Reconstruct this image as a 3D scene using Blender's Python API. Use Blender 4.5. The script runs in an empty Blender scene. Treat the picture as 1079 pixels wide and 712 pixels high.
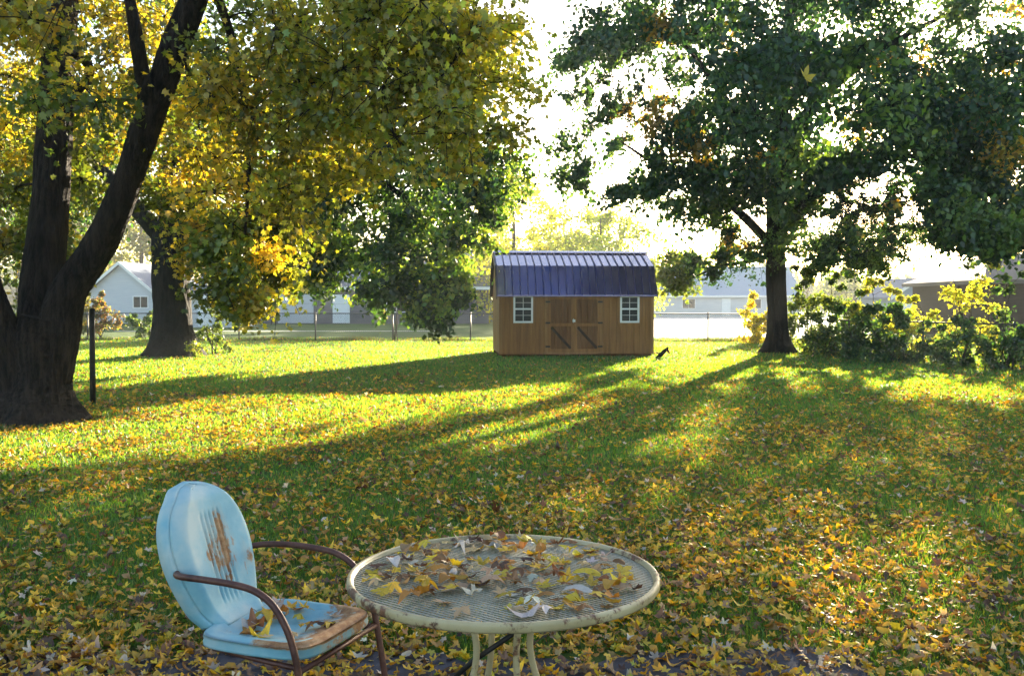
import bpy, math, random
import numpy as np
from mathutils import Vector, Matrix, noise

rng = np.random.default_rng(11)
random.seed(5)
sc = bpy.context.scene
COL = sc.collection
R = math.radians
F, CXP, CYP, HOR, CAMZ = 1000.0, 539.5, 356.0, 318.0, 1.62
PITCH = math.atan((CYP - HOR) / F)

def at(px, py, Y):
    u = (px - CXP) / F; v = (CYP - py) / F
    dy = math.cos(PITCH) + v * math.sin(PITCH); dz = -math.sin(PITCH) + v * math.cos(PITCH)
    k = Y / dy
    return np.array([u * k, Y, CAMZ + dz * k])

# ------------------------------------------------------------------ materials
def newmat(name):
    m = bpy.data.materials.new(name); m.use_nodes = True
    nt = m.node_tree; nt.nodes.clear()
    out = nt.nodes.new('ShaderNodeOutputMaterial')
    return m, nt, out

class NT:
    def __init__(s, nt): s.nt = nt
    def n(s, t, **kw):
        x = s.nt.nodes.new(t)
        for k, v in kw.items(): setattr(x, k, v)
        return x
    def l(s, a, b): s.nt.links.new(a, b)
    def noise(s, scale, detail=4, rough=.6, coord='Object', stretch=None):
        tc = s.n('ShaderNodeTexCoord'); o = tc.outputs[coord]
        if stretch:
            mp = s.n('ShaderNodeMapping'); mp.inputs['Scale'].default_value = stretch
            s.l(o, mp.inputs['Vector']); o = mp.outputs['Vector']
        t = s.n('ShaderNodeTexNoise'); s.l(o, t.inputs['Vector'])
        t.inputs['Scale'].default_value = scale; t.inputs['Detail'].default_value = detail; t.inputs['Roughness'].default_value = rough
        return t.outputs['Fac']
    def ramp(s, fac, stops):
        r = s.n('ShaderNodeValToRGB'); e = r.color_ramp.elements
        while len(e) < len(stops): e.new(.5)
        for i, (p, c) in enumerate(stops):
            e[i].position = p; e[i].color = (*c, 1) if len(c) == 3 else c
        s.l(fac, r.inputs['Fac']); return r.outputs['Color']
    def mix(s, fac, a, b, mode='MIX'):
        m = s.n('ShaderNodeMix', data_type='RGBA', blend_type=mode)
        for v, i in ((fac, 0), (a, 6), (b, 7)):
            if hasattr(v, 'links') or isinstance(v, bpy.types.NodeSocket): s.l(v, m.inputs[i])
            else: m.inputs[i].default_value = v if i == 0 else (*v, 1)
        return m.outputs[2]
    def bump(s, h, strength=.5, dist=.02):
        b = s.n('ShaderNodeBump'); b.inputs['Strength'].default_value = strength; b.inputs['Distance'].default_value = dist
        s.l(h, b.inputs['Height']); return b.outputs['Normal']
    def math(s, op, a, b):
        m = s.n('ShaderNodeMath', operation=op)
        for v, i in ((a, 0), (b, 1)):
            if isinstance(v, bpy.types.NodeSocket): s.l(v, m.inputs[i])
            else: m.inputs[i].default_value = v
        return m.outputs[0]

def principled(T, out, col, rough=.7, metal=0., normal=None, spec=.5):
    p = T.n('ShaderNodeBsdfPrincipled')
    if isinstance(col, bpy.types.NodeSocket): T.l(col, p.inputs['Base Color'])
    else: p.inputs['Base Color'].default_value = (*col, 1)
    if isinstance(rough, bpy.types.NodeSocket): T.l(rough, p.inputs['Roughness'])
    else: p.inputs['Roughness'].default_value = rough
    if isinstance(metal, bpy.types.NodeSocket): T.l(metal, p.inputs['Metallic'])
    else: p.inputs['Metallic'].default_value = metal
    p.inputs['Specular IOR Level'].default_value = spec
    if normal: T.l(normal, p.inputs['Normal'])
    T.l(p.outputs[0], out.inputs['Surface'])
    return p

def simple(name, c1, c2, scale=6, rough=.75, metal=0., bump=.2, bdist=.01, stretch=None, detail=5, spec=.4, lo=.3, hi=.7):
    m, nt, out = newmat(name); T = NT(nt)
    f = T.noise(scale, detail, .65, 'Object', stretch)
    c = T.ramp(f, [(lo, c1), (hi, c2)])
    nrm = T.bump(T.noise(scale * 5, 4, .6, 'Object', stretch), bump, bdist) if bump else None
    principled(T, out, c, rough, metal, nrm, spec)
    return m

def leafmat(name, trans=.45, gloss=.06, source='Col', tint=(1.0, .95, .55), tboost=1.0):
    m, nt, out = newmat(name); T = NT(nt)
    if source == 'obj':
        a = T.n('ShaderNodeObjectInfo').outputs['Color']
        a = T.mix(T.math('MULTIPLY', T.noise(14, 4, .7), .55), a, (.10, .055, .03))
    else:
        at_ = T.n('ShaderNodeAttribute'); at_.attribute_name = 'Col'; a = at_.outputs['Color']
    d = T.n('ShaderNodeBsdfDiffuse'); T.l(a, d.inputs['Color'])
    tr = T.n('ShaderNodeBsdfTranslucent'); T.l(T.mix(1.0, a, tuple(t * tboost for t in tint), 'MULTIPLY'), tr.inputs['Color'])
    mx = T.n('ShaderNodeMixShader'); mx.inputs[0].default_value = trans
    T.l(d.outputs[0], mx.inputs[1]); T.l(tr.outputs[0], mx.inputs[2])
    g = T.n('ShaderNodeBsdfGlossy'); g.inputs['Roughness'].default_value = .45
    g.inputs['Color'].default_value = (1, 1, 1, 1)
    m2 = T.n('ShaderNodeMixShader'); m2.inputs[0].default_value = gloss
    T.l(mx.outputs[0], m2.inputs[1]); T.l(g.outputs[0], m2.inputs[2])
    T.l(m2.outputs[0], out.inputs['Surface'])
    return m

def barkmat(name, c1, c2, scale=1.0):
    m, nt, out = newmat(name); T = NT(nt)
    ridge = T.noise(13 * scale, 6, .72, 'Object', (1, 1, .13))
    fine = T.noise(40 * scale, 5, .7, 'Object', (1, 1, .3))
    h = T.math('ADD', ridge, T.math('MULTIPLY', fine, .35))
    c = T.ramp(ridge, [(.42, c1), (.62, c2)])
    c = T.mix(T.ramp(T.noise(2.2, 4, .6), [(.5, (0, 0, 0)), (.75, (.5, .5, .5))]), c, tuple(x * .85 + .004 for x in c2))
    principled(T, out, c, .9, 0, T.bump(h, 1.0, .16), .25)
    return m

M = {}
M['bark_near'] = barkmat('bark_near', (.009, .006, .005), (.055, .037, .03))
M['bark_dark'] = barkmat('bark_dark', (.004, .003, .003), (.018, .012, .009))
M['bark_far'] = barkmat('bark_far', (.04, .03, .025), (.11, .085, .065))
M['leaf'] = leafmat('crown_leaf', .55, .04, tint=(1.35, 1.2, .5), tboost=1.0)
M['grass'] = leafmat('grass_blade', .55, .03, tint=(5.2, 2.0, .5))
M['litter'] = leafmat('fallen_leaf', .38, .04, tint=(1.1, .9, .5))
M['leafobj'] = leafmat('fallen_leaf_single', .3, .035, 'obj', tint=(1.1, .9, .5))
M['stem'] = simple('stem_brown', (.09, .05, .03), (.18, .11, .06), 30, .8, 0, 0)
# ------------------------------------------------------------------ object helpers
def tag(o, label=None, cat=None, group=None, kind=None):
    if label: o['label'] = label
    if cat: o['category'] = cat
    if group: o['group'] = group
    if kind: o['kind'] = kind
    return o

def empty(name, loc=(0, 0, 0), rz=0):
    o = bpy.data.objects.new(name, None); COL.objects.link(o)
    o.location = loc; o.rotation_euler = (0, 0, rz); o.empty_display_size = .2
    return o

def np_mesh(name, V, faces, mat, parent=None, col=None, smooth=False, link=True):
    """faces: list of (K,n) int arrays"""
    me = bpy.data.meshes.new(name)
    V = np.asarray(V, np.float32)
    me.vertices.add(len(V)); me.vertices.foreach_set('co', V.ravel())
    li = np.concatenate([f.ravel() for f in faces]).astype(np.int32)
    lt = np.concatenate([np.full(len(f), f.shape[1], np.int32) for f in faces])
    ls = np.concatenate([[0], np.cumsum(lt)[:-1]]).astype(np.int32)
    me.loops.add(len(li)); me.loops.foreach_set('vertex_index', li)
    me.polygons.add(len(lt)); me.polygons.foreach_set('loop_start', ls); me.polygons.foreach_set('loop_total', lt)
    if smooth: me.polygons.foreach_set('use_smooth', np.ones(len(lt), bool))
    me.update(calc_edges=True); me.validate()
    if col is not None:
        a = me.color_attributes.new('Col', 'FLOAT_COLOR', 'POINT')
        c = np.ones((len(V), 4), np.float32); c[:, :3] = col
        a.data.foreach_set('color', c.ravel())
    me.materials.append(mat)
    o = bpy.data.objects.new(name, me)
    if link: COL.objects.link(o)
    if parent: o.parent = parent
    return o

class MB:
    def __init__(s): s.v = []; s.f = []
    def add(s, V, Fs):
        b = len(s.v); s.v += [tuple(map(float, p)) for p in V]; s.f += [tuple(b + i for i in f) for f in Fs]; return s
    def box(s, x0, x1, y0, y1, z0, z1, Mx=None):
        V = [Vector(p) for p in ((x0,y0,z0),(x1,y0,z0),(x1,y1,z0),(x0,y1,z0),(x0,y0,z1),(x1,y0,z1),(x1,y1,z1),(x0,y1,z1))]
        if Mx: V = [Mx @ p for p in V]
        return s.add(V, [(0,3,2,1),(4,5,6,7),(0,1,5,4),(1,2,6,5),(2,3,7,6),(3,0,4,7)])
    def bar(s, a, b, w, t, up=(0, -1, 0)):
        a, b = Vector(a), Vector(b); d = (b - a); L = d.length; d.normalize()
        n = Vector(up); u = d.cross(n).normalized(); n = u.cross(d).normalized()
        Mx = Matrix((( d.x,u.x,n.x,a.x),(d.y,u.y,n.y,a.y),(d.z,u.z,n.z,a.z),(0,0,0,1)))
        return s.box(0, L, -w/2, w/2, 0, t, Mx)
    def prism(s, poly, axis, a, b):
        """poly: list of 2-tuples in the plane normal to axis ('x': (y,z), 'y': (x,z), 'z': (x,y))"""
        def p3(q, h): return {'x': (h, q[0], q[1]), 'y': (q[0], h, q[1]), 'z': (q[0], q[1], h)}[axis]
        n = len(poly)
        V = [p3(q, a) for q in poly] + [p3(q, b) for q in poly]
        Fs = [tuple(range(n))[::-1], tuple(range(n, 2*n))] + [(i, (i+1) % n, n + (i+1) % n, n + i) for i in range(n)]
        return s.add(V, Fs)
    def tube(s, pts, rad, sides=8, cap=True):
        P = [Vector(p) for p in pts]; n = len(P)
        if not hasattr(rad, '__len__'): rad = [rad] * n
        t0 = (P[1] - P[0]).normalized()
        ref = Vector((0, 0, 1)) if abs(t0.z) < .9 else Vector((1, 0, 0))
        u = t0.cross(ref).normalized(); V = []
        for i in range(n):
            t = (P[min(i+1, n-1)] - P[max(i-1, 0)]).normalized()
            u = (u - t * u.dot(t)).normalized(); w = t.cross(u)
            for k in range(sides):
                a = 2 * math.pi * k / sides
                V.append(P[i] + (u * math.cos(a) + w * math.sin(a)) * rad[i])
        Fs = [(i*sides+k, i*sides+(k+1) % sides, (i+1)*sides+(k+1) % sides, (i+1)*sides+k) for i in range(n-1) for k in range(sides)]
        if cap: Fs += [tuple(range(sides))[::-1], tuple(range((n-1)*sides, n*sides))]
        return s.add(V, Fs)
    def lathe(s, prof, seg=32, c=(0, 0)):
        n = len(prof); V = []
        for k in range(seg):
            a = 2*math.pi*k/seg
            V += [(c[0]+r*math.cos(a), c[1]+r*math.sin(a), z) for r, z in prof]
        Fs = [(k*n+i, ((k+1) % seg)*n+i, ((k+1) % seg)*n+i+1, k*n+i+1) for k in range(seg) for i in range(n-1)]
        return s.add(V, Fs)
    def build(s, name, mat, parent=None, smooth=False, bevel=0):
        me = bpy.data.meshes.new(name); me.from_pydata(s.v, [], s.f); me.update()
        if smooth:
            for p in me.polygons: p.use_smooth = True
        me.materials.append(mat)
        o = bpy.data.objects.new(name, me); COL.objects.link(o)
        if parent: o.parent = parent
        if bevel:
            b = o.modifiers.new('bev', 'BEVEL'); b.width = bevel; b.segments = 2; b.limit_method = 'ANGLE'
        return o

def catmull(P, n):
    P = [np.array(p, float) for p in P]
    P = [2*P[0]-P[1]] + P + [2*P[-1]-P[-2]]
    out = []
    for i in range(1, len(P)-2):
        for k in range(n):
            t = k/n; a, b, c, d = P[i-1:i+3]
            out.append(.5*((2*b)+(c-a)*t+(2*a-5*b+4*c-d)*t*t+(-a+3*b-3*c+d)*t**3))
    out.append(P[-2]); return out

def unit(a): return a / np.maximum(np.linalg.norm(a, axis=-1, keepdims=True), 1e-9)
# ------------------------------------------------------------------ leaf shapes
def maple(curl=0., fold=0., twist=0., seed=0, lobes=5):
    r = np.random.default_rng(seed)
    ang = []; rad = []
    tips = np.array([-125, -62, 0, 62, 125]) + r.normal(0, 5, 5)
    tl = np.array([.55, .86, 1.0, .86, .55]) * r.uniform(.9, 1.1, 5)
    for i in range(5):
        ang += [tips[i]-15, tips[i], tips[i]+15]; rad += [tl[i]*.74, tl[i], tl[i]*.72]
        if i < 4: ang.append((tips[i]+tips[i+1])/2); rad.append(.42*r.uniform(.85, 1.15))
    ang += [160, 180, 200]; rad += [.3, .12, .3]
    a = np.radians(np.array(ang)); q = np.array(rad)*.5
    V = np.stack([np.sin(a)*q, np.cos(a)*q, np.zeros_like(q)], 1)
    V = np.concatenate([[[0, .02, 0]], V])
    d2 = (V[:, :2]**2).sum(1)
    V[:, 2] += curl*d2*2 + fold*np.abs(V[:, 0])*.8 + twist*V[:, 0]*V[:, 1]*3 + r.normal(0, .012, len(V))
    n = len(V)-1
    T = np.array([[0, 1+i, 1+(i+1) % n] for i in range(n)])
    return V, T
MAPLES = [maple(c*.42, f*.7, t*.6, i) for i, (c, f, t) in enumerate([(.3,.1,.2),(-.6,.2,.5),(.9,.4,-.6),(-1.0,-.3,.4),(.2,.6,.8),(1.3,.1,.5),(-1.4,.2,-.5),(.1,.15,-.3)])]
def ovate(curl, fold, seed, slim=.5):
    r = np.random.default_rng(seed+50); V = []; T_ = []
    for j in range(7):
        t = j/6; hw = slim*.5*math.sin(math.pi*min(1, t*.93+.05))**.8*r.uniform(.85, 1.1)
        for k in (-1, 0, 1):
            V.append([k*hw, t-.5, curl*(t-.5)**2*2+fold*abs(k)*hw+r.normal(0, .02)])
    for j in range(6):
        for k in (0, 1):
            p = j*3+k; T_ += [[p, p+1, p+4], [p, p+4, p+3]]
    return np.array(V, float), np.array(T_)
MAPLES += [ovate(.4, .5, 1), ovate(-.5, .3, 2, .62), ovate(.9, -.4, 3, .45), ovate(-.9, .8, 4, .55)]
for sd_ in (21, 22):     # torn halves and crumpled pieces
    V_, T_ = maple(.3, .2, .3, sd_); V_[:, 2] += np.random.default_rng(sd_).normal(0, .07, len(V_)); MAPLES.append((V_, T_[: len(T_)*6//10]))
LEAF4 = (np.array([[0,-.5,0],[.34,-.12,.05],[0,.02,-.03],[-.34,-.12,.05],[.2,.22,.03],[-.2,.22,.03],[0,.5,-.06]]),
         np.array([[0,1,2],[0,2,3],[2,1,4],[2,5,3],[2,4,6],[2,6,5]]))
MIDLEAF = (np.array([[0,-.42,0],[.42,-.3,.06],[.24,-.05,.02],[.5,.14,.05],[.16,.2,0],[0,.56,-.08],[-.16,.2,0],[-.5,.14,.05],[-.24,-.05,.02],[-.42,-.3,.06],[0,0,-.03]]),
           np.array([[10,i,(i+1) % 10] for i in range(10)]))

def scatter(tmpl, pos, axis, nrm, size):
    """place template (V,T) at pos with y along axis, z along nrm"""
    V, T = tmpl; N = len(pos); m = len(V)
    y = unit(axis); x = unit(np.cross(y, nrm)); z = np.cross(x, y)
    W = (V[None, :, 0, None]*x[:, None] + V[None, :, 1, None]*y[:, None] + V[None, :, 2, None]*z[:, None]) * size[:, None, None] + pos[:, None]
    Fs = T[None] + (np.arange(N)*m)[:, None, None]
    return W.reshape(-1, 3), Fs.reshape(-1, T.shape[1])

def pick(cols, n, w=None, jit=.18, rg=rng):
    c = np.array(cols, float); i = rg.choice(len(c), n, p=None if w is None else np.array(w)/sum(w))
    return c[i] * rg.normal(1, jit, (n, 1)).clip(.45, 1.7) * rg.normal(1, .06, (n, 3)).clip(.8, 1.2)

# ------------------------------------------------------------------ trees
def seg_d(p, a, b):
    p, a, b = np.array(p), np.array(a), np.array(b); t = np.clip(np.dot(p-a, b-a)/max(np.dot(b-a, b-a), 1e-9), 0, 1)
    return float(np.linalg.norm(p-a-t*(b-a)))
SUN_AZ, SUN_EL = R(22), R(12.3)
SUND = np.array([math.sin(SUN_AZ)*math.cos(SUN_EL), math.cos(SUN_AZ)*math.cos(SUN_EL), math.sin(SUN_EL)])
# openings between the branches where low sunlight reaches the lawn: (x, y on the ground, radius)
GAPS = []
grg = np.random.default_rng(3)
for (cx, cy, rx, ry, n, r) in [(625, 438, 75, 12, 13, .5), (565, 464, 65, 10, 10, .5), (740, 398, 60, 10, 8, .5), (860, 418, 25, 8, 4, .45), (800, 440, 110, 14, 12, .5), (960, 450, 90, 20, 12, .5), (740, 480, 70, 20, 8, .42), (840, 450, 80, 20, 14, .42), (780, 490, 70, 22, 9, .34), (960, 480, 100, 30, 11, .32), (680, 535, 70, 28, 13, .32), (850, 580, 130, 50, 26, .30), (960, 640, 110, 50, 14, .24), (720, 620, 60, 30, 6, .2),
                              (990, 415, 80, 22, 12, .5), (170, 462, 150, 22, 22, .42), (80, 500, 80, 20, 5, .25), (300, 372, 180, 12, 16, .6), (760, 395, 50, 15, 6, .4), (1030, 560, 50, 50, 4, .18), (420, 560, 200, 60, 8, .14), (120, 560, 120, 50, 6, .16)]:
    for i in range(n):
        a = grg.uniform(0, 6.28); q = math.sqrt(grg.uniform())
        Y = CAMZ*F/(cy+ry*q*math.sin(a)-HOR); GAPS.append(((cx+rx*q*math.cos(a)-CXP)/F*Y, Y, r*grg.uniform(.7, 1.3)))
        GAPS[-1] = (GAPS[-1][0], GAPS[-1][1], 0., GAPS[-1][2])
for (cx, cy, rx, ry, Y0, Y1, n, r) in [(262, 270, 55, 75, 11.2, 12.8, 26, .36), (300, 120, 90, 90, 11, 14, 24, .4), (440, 80, 80, 80, 10, 13, 20, .36), (400, 240, 110, 45, 25, 29, 26, .5), (120, 150, 120, 120, 13, 16, 8, .4)]:
    for i in range(n):
        a = grg.uniform(0, 6.28); q = math.sqrt(grg.uniform()); p_ = at(cx+rx*q*math.cos(a), cy+ry*q*math.sin(a), grg.uniform(Y0, Y1)); GAPS.append((*p_, r*grg.uniform(.7, 1.3)))
GAPS = np.array(GAPS)
class Tree:
    def __init__(s, name, label, base, group=None, cat='tree', bark='bark_dark'):
        s.root = empty(name, tuple(base)); tag(s.root, label, cat, group)
        s.base = np.array(base, float); s.bark = M[bark]
        s.np_, s.nr = [], []; s.leafV = []; s.leafF = []; s.leafC = []; s.tw = MB(); s.nv = 0; s.tone = 1.; s.var = .16
    def limb(s, name, pts, rad, sides=14, seg=6, rough=.06, flare=0, furrow=0.):
        P = catmull(pts, seg); rr = np.interp(np.linspace(0, 1, len(P)), np.linspace(0, 1, len(rad)), rad)
        mb = MB(); mb.tube([tuple(p - s.base) for p in P], list(rr), sides)
        V = []
        for p in mb.v:
            k = noise.noise(Vector((p[0]*2.3, p[1]*2.3, p[2]*.8)))*1.2 + noise.noise(Vector((p[0]*7, p[1]*7, p[2]*2)))*.6
            V.append(p if rough == 0 else (p[0]+k*rough*p[0]*0, p[1], p[2]))
        # radial displacement about the path, root buttresses near the ground
        V = []
        for i in range(len(P)):
            c = P[i]-s.base
            for kx in range(sides):
                p = np.array(mb.v[i*sides+kx]); d = p-c
                fr = 0
                if furrow:
                    ca_ = 2*math.pi*kx/sides; v_ = Vector((math.cos(ca_)*3.1, math.sin(ca_)*3.1, i*.11+c[0]))
                    fr = furrow*(1-2.6*abs(noise.noise(v_*1.9))-.8*abs(noise.noise(v_*4.3)))
                n1 = noise.noise(Vector(tuple(p*2.2*np.array([1, 1, .5]))))+.5*noise.noise(Vector(tuple(p*6*np.array([1, 1, .4]))))
                f = 1+rough*n1*2+fr
                if flare and p[2] < 1.0:
                    a = math.atan2(d[1], d[0]); f += flare*max(0, 1-max(p[2],0)/1.0)**2.4*(1+.45*math.sin(a*4+1)+.3*math.sin(a*7))
                V.append(c+d*f)
        mb.v = [tuple(v) for v in V]
        mb.build(name, s.bark, s.root, True)
        for p, r in zip(P, rr):
            if p[2] > 1.7: s.np_.append(p); s.nr.append(r)
    def clump(s, c, r, nleaf, size, cols, w=None, tmpl=LEAF4, ntw=9, flat=.75, droop=.35, rg=rng):
        c = np.array(c, float)
        A = np.array(s.np_); d = np.linalg.norm(A-c, axis=1) + np.maximum(0, A[:, 2]-c[2])*.5
        j = int(np.argmin(d)); a = A[j]; L = np.linalg.norm(c-a)
        if L > .3:
            mid = (a+c)/2 + rg.normal(0, .08*L, 3) + np.array([0, 0, .1*L])
            K = max(4, int(L/.5)); ts = np.linspace(0, 1, K+1)[:, None]
            B = (1-ts)**2*a + 2*ts*(1-ts)*mid + ts**2*c
            r0 = min(s.nr[j]*.6, .012+.014*L); rr = np.linspace(r0, .009, K+1)
            s.tw.tube([tuple(p-s.base) for p in B], list(rr), 6, False)
            for p, q in zip(B[1:], rr[1:]): s.np_.append(p); s.nr.append(q)
        per = max(1, nleaf//ntw); D = unit(rg.normal(0, 1, (ntw, 3))*np.array([1, 1, flat]) + np.array([0, 0, -.15]))
        pos = []
        for k in range(ntw):
            ln = r*rg.uniform(.55, 1.15); e = c + D[k]*ln + np.array([0, 0, -droop*ln*.4])
            m_ = (c+e)/2+np.array([0, 0, .08*ln])
            s.tw.tube([tuple(c-s.base), tuple(m_-s.base), tuple(e-s.base)], [.009, .006, .003], 3, False)
            t = rg.uniform(.15, 1.05, per)[:, None]
            pos.append((1-t)**2*c + 2*t*(1-t)*m_ + t*t*e + rg.normal(0, .13*r+.02, (per, 3)))
        pos = np.concatenate(pos); n = len(pos)
        ax = unit(rg.normal(0, 1, (n, 3)) + np.array([0, 0, -.7])); nn = unit(rg.normal(0, 1, (n, 3)) + np.array([0, 0, .5]))
        V, Fs = scatter(tmpl, pos, ax, nn, size*rg.uniform(.65, 1.25, n))
        cc = pick(cols, n, w, .2, rg) * s.tone * np.clip(rg.normal(1, s.var), .4, 1.6)
        s.leafV.append(V); s.leafF.append(Fs+s.nv); s.nv += len(V); s.leafC.append(np.repeat(cc, len(tmpl[0]), 0))
    def finish(s, mat='leaf', prune=False, low=None):
        if s.tw.v: tag(s.tw.build('twigs', s.bark, s.root, True), kind='stuff')
        V = np.concatenate(s.leafV); Fc = np.concatenate(s.leafF)
        if prune:
            c = V[Fc[:, 0]]; keep = np.ones(len(Fc), bool)
            for gx, gy, gz_, gr in GAPS:
                d = c-np.array([gx, gy, gz_]); t = d@SUND; e = np.linalg.norm(d-t[:, None]*SUND, axis=1)
                w_ = .75+.5*np.sin(c[:, 0]*5)*np.sin(c[:, 2]*5)
                keep &= (e > gr*w_) | (t < 4)
            if low: keep |= (c[:, 2] < low[1]) & (c[:, 0] > low[0]) & (np.random.default_rng(4).uniform(0, 1, len(c)) < .12)
            Fc = Fc[keep]
        o = np_mesh('crown', V-s.base, [Fc], M[mat], s.root, np.concatenate(s.leafC))
        return s.root
    def fill(s, spec, nleaf, size, cols, w=None, tmpl=LEAF4, corridor=None, holes=(), **kw):
        cl = []
        for (cx, cy, rx, ry, n, y0, y1, rad) in spec:
            for i in range(n):
                a = rng.uniform(0, 2*math.pi); q = math.sqrt(rng.uniform(0, 1))
                cl.append((at(cx+math.cos(a)*q*rx, cy+math.sin(a)*q*ry, rng.uniform(y0, y1)), rad*rng.uniform(.75, 1.25)))
        if corridor is not None:
            Q = np.array(corridor, float); cl2 = []
            for c, r in cl:
                px_, py_ = CXP+c[0]/c[1]*F, HOR-(c[2]-CAMZ)/c[1]*F
                dd = min(seg_d((px_, py_), Q[i], Q[i+1]) for i in range(len(Q)-1))
                if dd < 42 and c[1] < 13.6: c = at(px_, py_, rng.uniform(13.8, 16.5))
                cl2.append((c, r))
            cl = cl2
        A = np.array(s.np_).mean(0)
        cl.sort(key=lambda t: np.linalg.norm(t[0]-A))
        for c, r in cl:
            if c[2] < .5: continue
            px_, py_ = CXP+c[0]/c[1]*F, HOR-(c[2]-CAMZ)/c[1]*F
            if any(hx0 < px_ < hx1 and hy0 < py_ for hx0, hx1, hy0 in holes): continue
            s.clump(c, r, nleaf, size, cols(c) if callable(cols) else cols, w, tmpl, **kw)

# ------------------------------------------------------------------ world, sun, camera
SUN_AZ, SUN_EL = R(22), R(12.3)
w = bpy.data.worlds.new('World'); sc.world = w; w.use_nodes = True
wn = w.node_tree; wn.nodes.clear()
sky = wn.nodes.new('ShaderNodeTexSky'); sky.sky_type = 'NISHITA'; sky.sun_disc = False
sky.sun_elevation = SUN_EL; sky.sun_rotation = SUN_AZ; sky.air_density = 1.0; sky.dust_density = 1.6; sky.ozone_density = 1.2
bg = wn.nodes.new('ShaderNodeBackground'); bg.inputs['Strength'].default_value = .062
wo = wn.nodes.new('ShaderNodeOutputWorld')
wn.links.new(sky.outputs[0], bg.inputs[0]); wn.links.new(bg.outputs[0], wo.inputs[0])
sd = Vector((math.sin(SUN_AZ)*math.cos(SUN_EL), math.cos(SUN_AZ)*math.cos(SUN_EL), math.sin(SUN_EL)))
ld = bpy.data.lights.new('sun', 'SUN'); ld.energy = 5.0; ld.angle = R(.55); ld.color = (1, .86, .62)
lo = bpy.data.objects.new('sun', ld); COL.objects.link(lo); lo.rotation_euler = sd.to_track_quat('Z', 'Y').to_euler(); lo.location = (20, 50, 30)

cd = bpy.data.cameras.new('camera'); cam = bpy.data.objects.new('camera', cd); COL.objects.link(cam)
cd.sensor_width = 36; cd.lens = F/1079*36; cd.clip_end = 2000; cd.clip_start = .05
cam.location = (0, 0, CAMZ); cam.rotation_euler = (math.pi/2-PITCH, 0, 0)
sc.camera = cam
sc.view_settings.view_transform = 'Standard'; sc.view_settings.look = 'None'
sc.view_settings.exposure = 3.1; sc.view_settings.gamma = 1
sc.render.engine = 'CYCLES'
cy = sc.cycles; cy.use_denoising = True; cy.max_bounces = 6; cy.diffuse_bounces = 3; cy.transmission_bounces = 4
cy.glossy_bounces = 2; cy.volume_bounces = 1; cy.use_adaptive_sampling = True; cy.adaptive_threshold = .02
cy.sample_clamp_indirect = 6; cy.caustics_reflective = False; cy.caustics_refractive = False
try: cy.denoiser = 'OPENIMAGEDENOISE'; cy.denoising_input_passes = 'RGB_ALBEDO_NORMAL'; cy.denoising_prefilter = 'ACCURATE'
except Exception: pass

# haze box
hm, nt, out = newmat('haze_air')
pv = nt.nodes.new('ShaderNodeVolumePrincipled'); pv.inputs['Color'].default_value = (.93, .96, 1, 1)
pv.inputs['Density'].default_value = .0006; pv.inputs['Anisotropy'].default_value = .22
nt.links.new(pv.outputs[0], out.inputs['Volume'])
tag(MB().box(-262, 262, -262, 262, -1.2, 17).build('haze', hm), kind='stuff')

# ------------------------------------------------------------------ ground
def gz(x, y): return 0.0
gm, nt, out = newmat('lawn_soil'); T = NT(nt)
c = T.ramp(T.noise(.35, 5, .65), [(.3, (.045, .10, .016)), (.55, (.07, .14, .02)), (.75, (.12, .15, .03))])
c = T.mix(T.ramp(T.noise(9, 5, .75), [(.45, (0, 0, 0)), (.7, (1, 1, 1))]), c, (.06, .045, .022))
principled(T, out, c, .95, 0, T.bump(T.noise(30, 5, .7), .8, .03), .15)
g = MB().add([(-258, -258, 0), (258, -258, 0), (258, 258, 0), (-258, 258, 0)], [(0, 1, 2, 3)]).build('ground', gm); tag(g, kind='structure')

# patio of dark stone under the chair and table
PM, nt, out = newmat('patio_stone'); T = NT(nt)
c = T.ramp(T.noise(2.5, 6, .65), [(.3, (.03, .03, .038)), (.7, (.09, .085, .10))])
principled(T, out, c, T.ramp(T.noise(5, 3, .5), [(.3, (.75,)*3), (.7, (.95,)*3)]), 0, T.bump(T.noise(14, 6, .7), .5, .02), .2)
pat = MB(); prg = random.Random(8)
ys = [1.2, 1.85, 2.5, 3.1, 3.72, 4.32]; gxs = [-2.8, -2.15, -1.5, -.8, -.2, .45, 1.05, 1.62]
PT = [[(gx+prg.uniform(-.16, .16), gy+prg.uniform(-.13, .13)) for gx in gxs] for gy in ys]
for j in range(len(ys)-1):
    for i in range(len(gxs)-1):
        Q = [PT[j][i], PT[j][i+1], PT[j+1][i+1], PT[j+1][i]]; mx_, my_ = sum(q[0] for q in Q)/4, sum(q[1] for q in Q)/4
        Z = []
        for k in range(4):       # chipped corners
            p, n2, pr = Q[k], Q[(k+1) % 4], Q[k-1]
            for o2, f in ((pr, prg.uniform(.12, .25)), (n2, prg.uniform(.12, .25))): Z.append((p[0]+(o2[0]-p[0])*f, p[1]+(o2[1]-p[1])*f))
        Z = [(mx_+(x_-mx_)*.95, my_+(y_-my_)*.95) for x_, y_ in Z]
        pat.prism(Z, 'z', -.05, .026+prg.uniform(-.006, .006))
tag(pat.build('patio', PM, bevel=.006), kind='structure')
def on_patio(x, y): return (x > -2.75) & (x < 1.62) & (y < 4.33)

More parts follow.
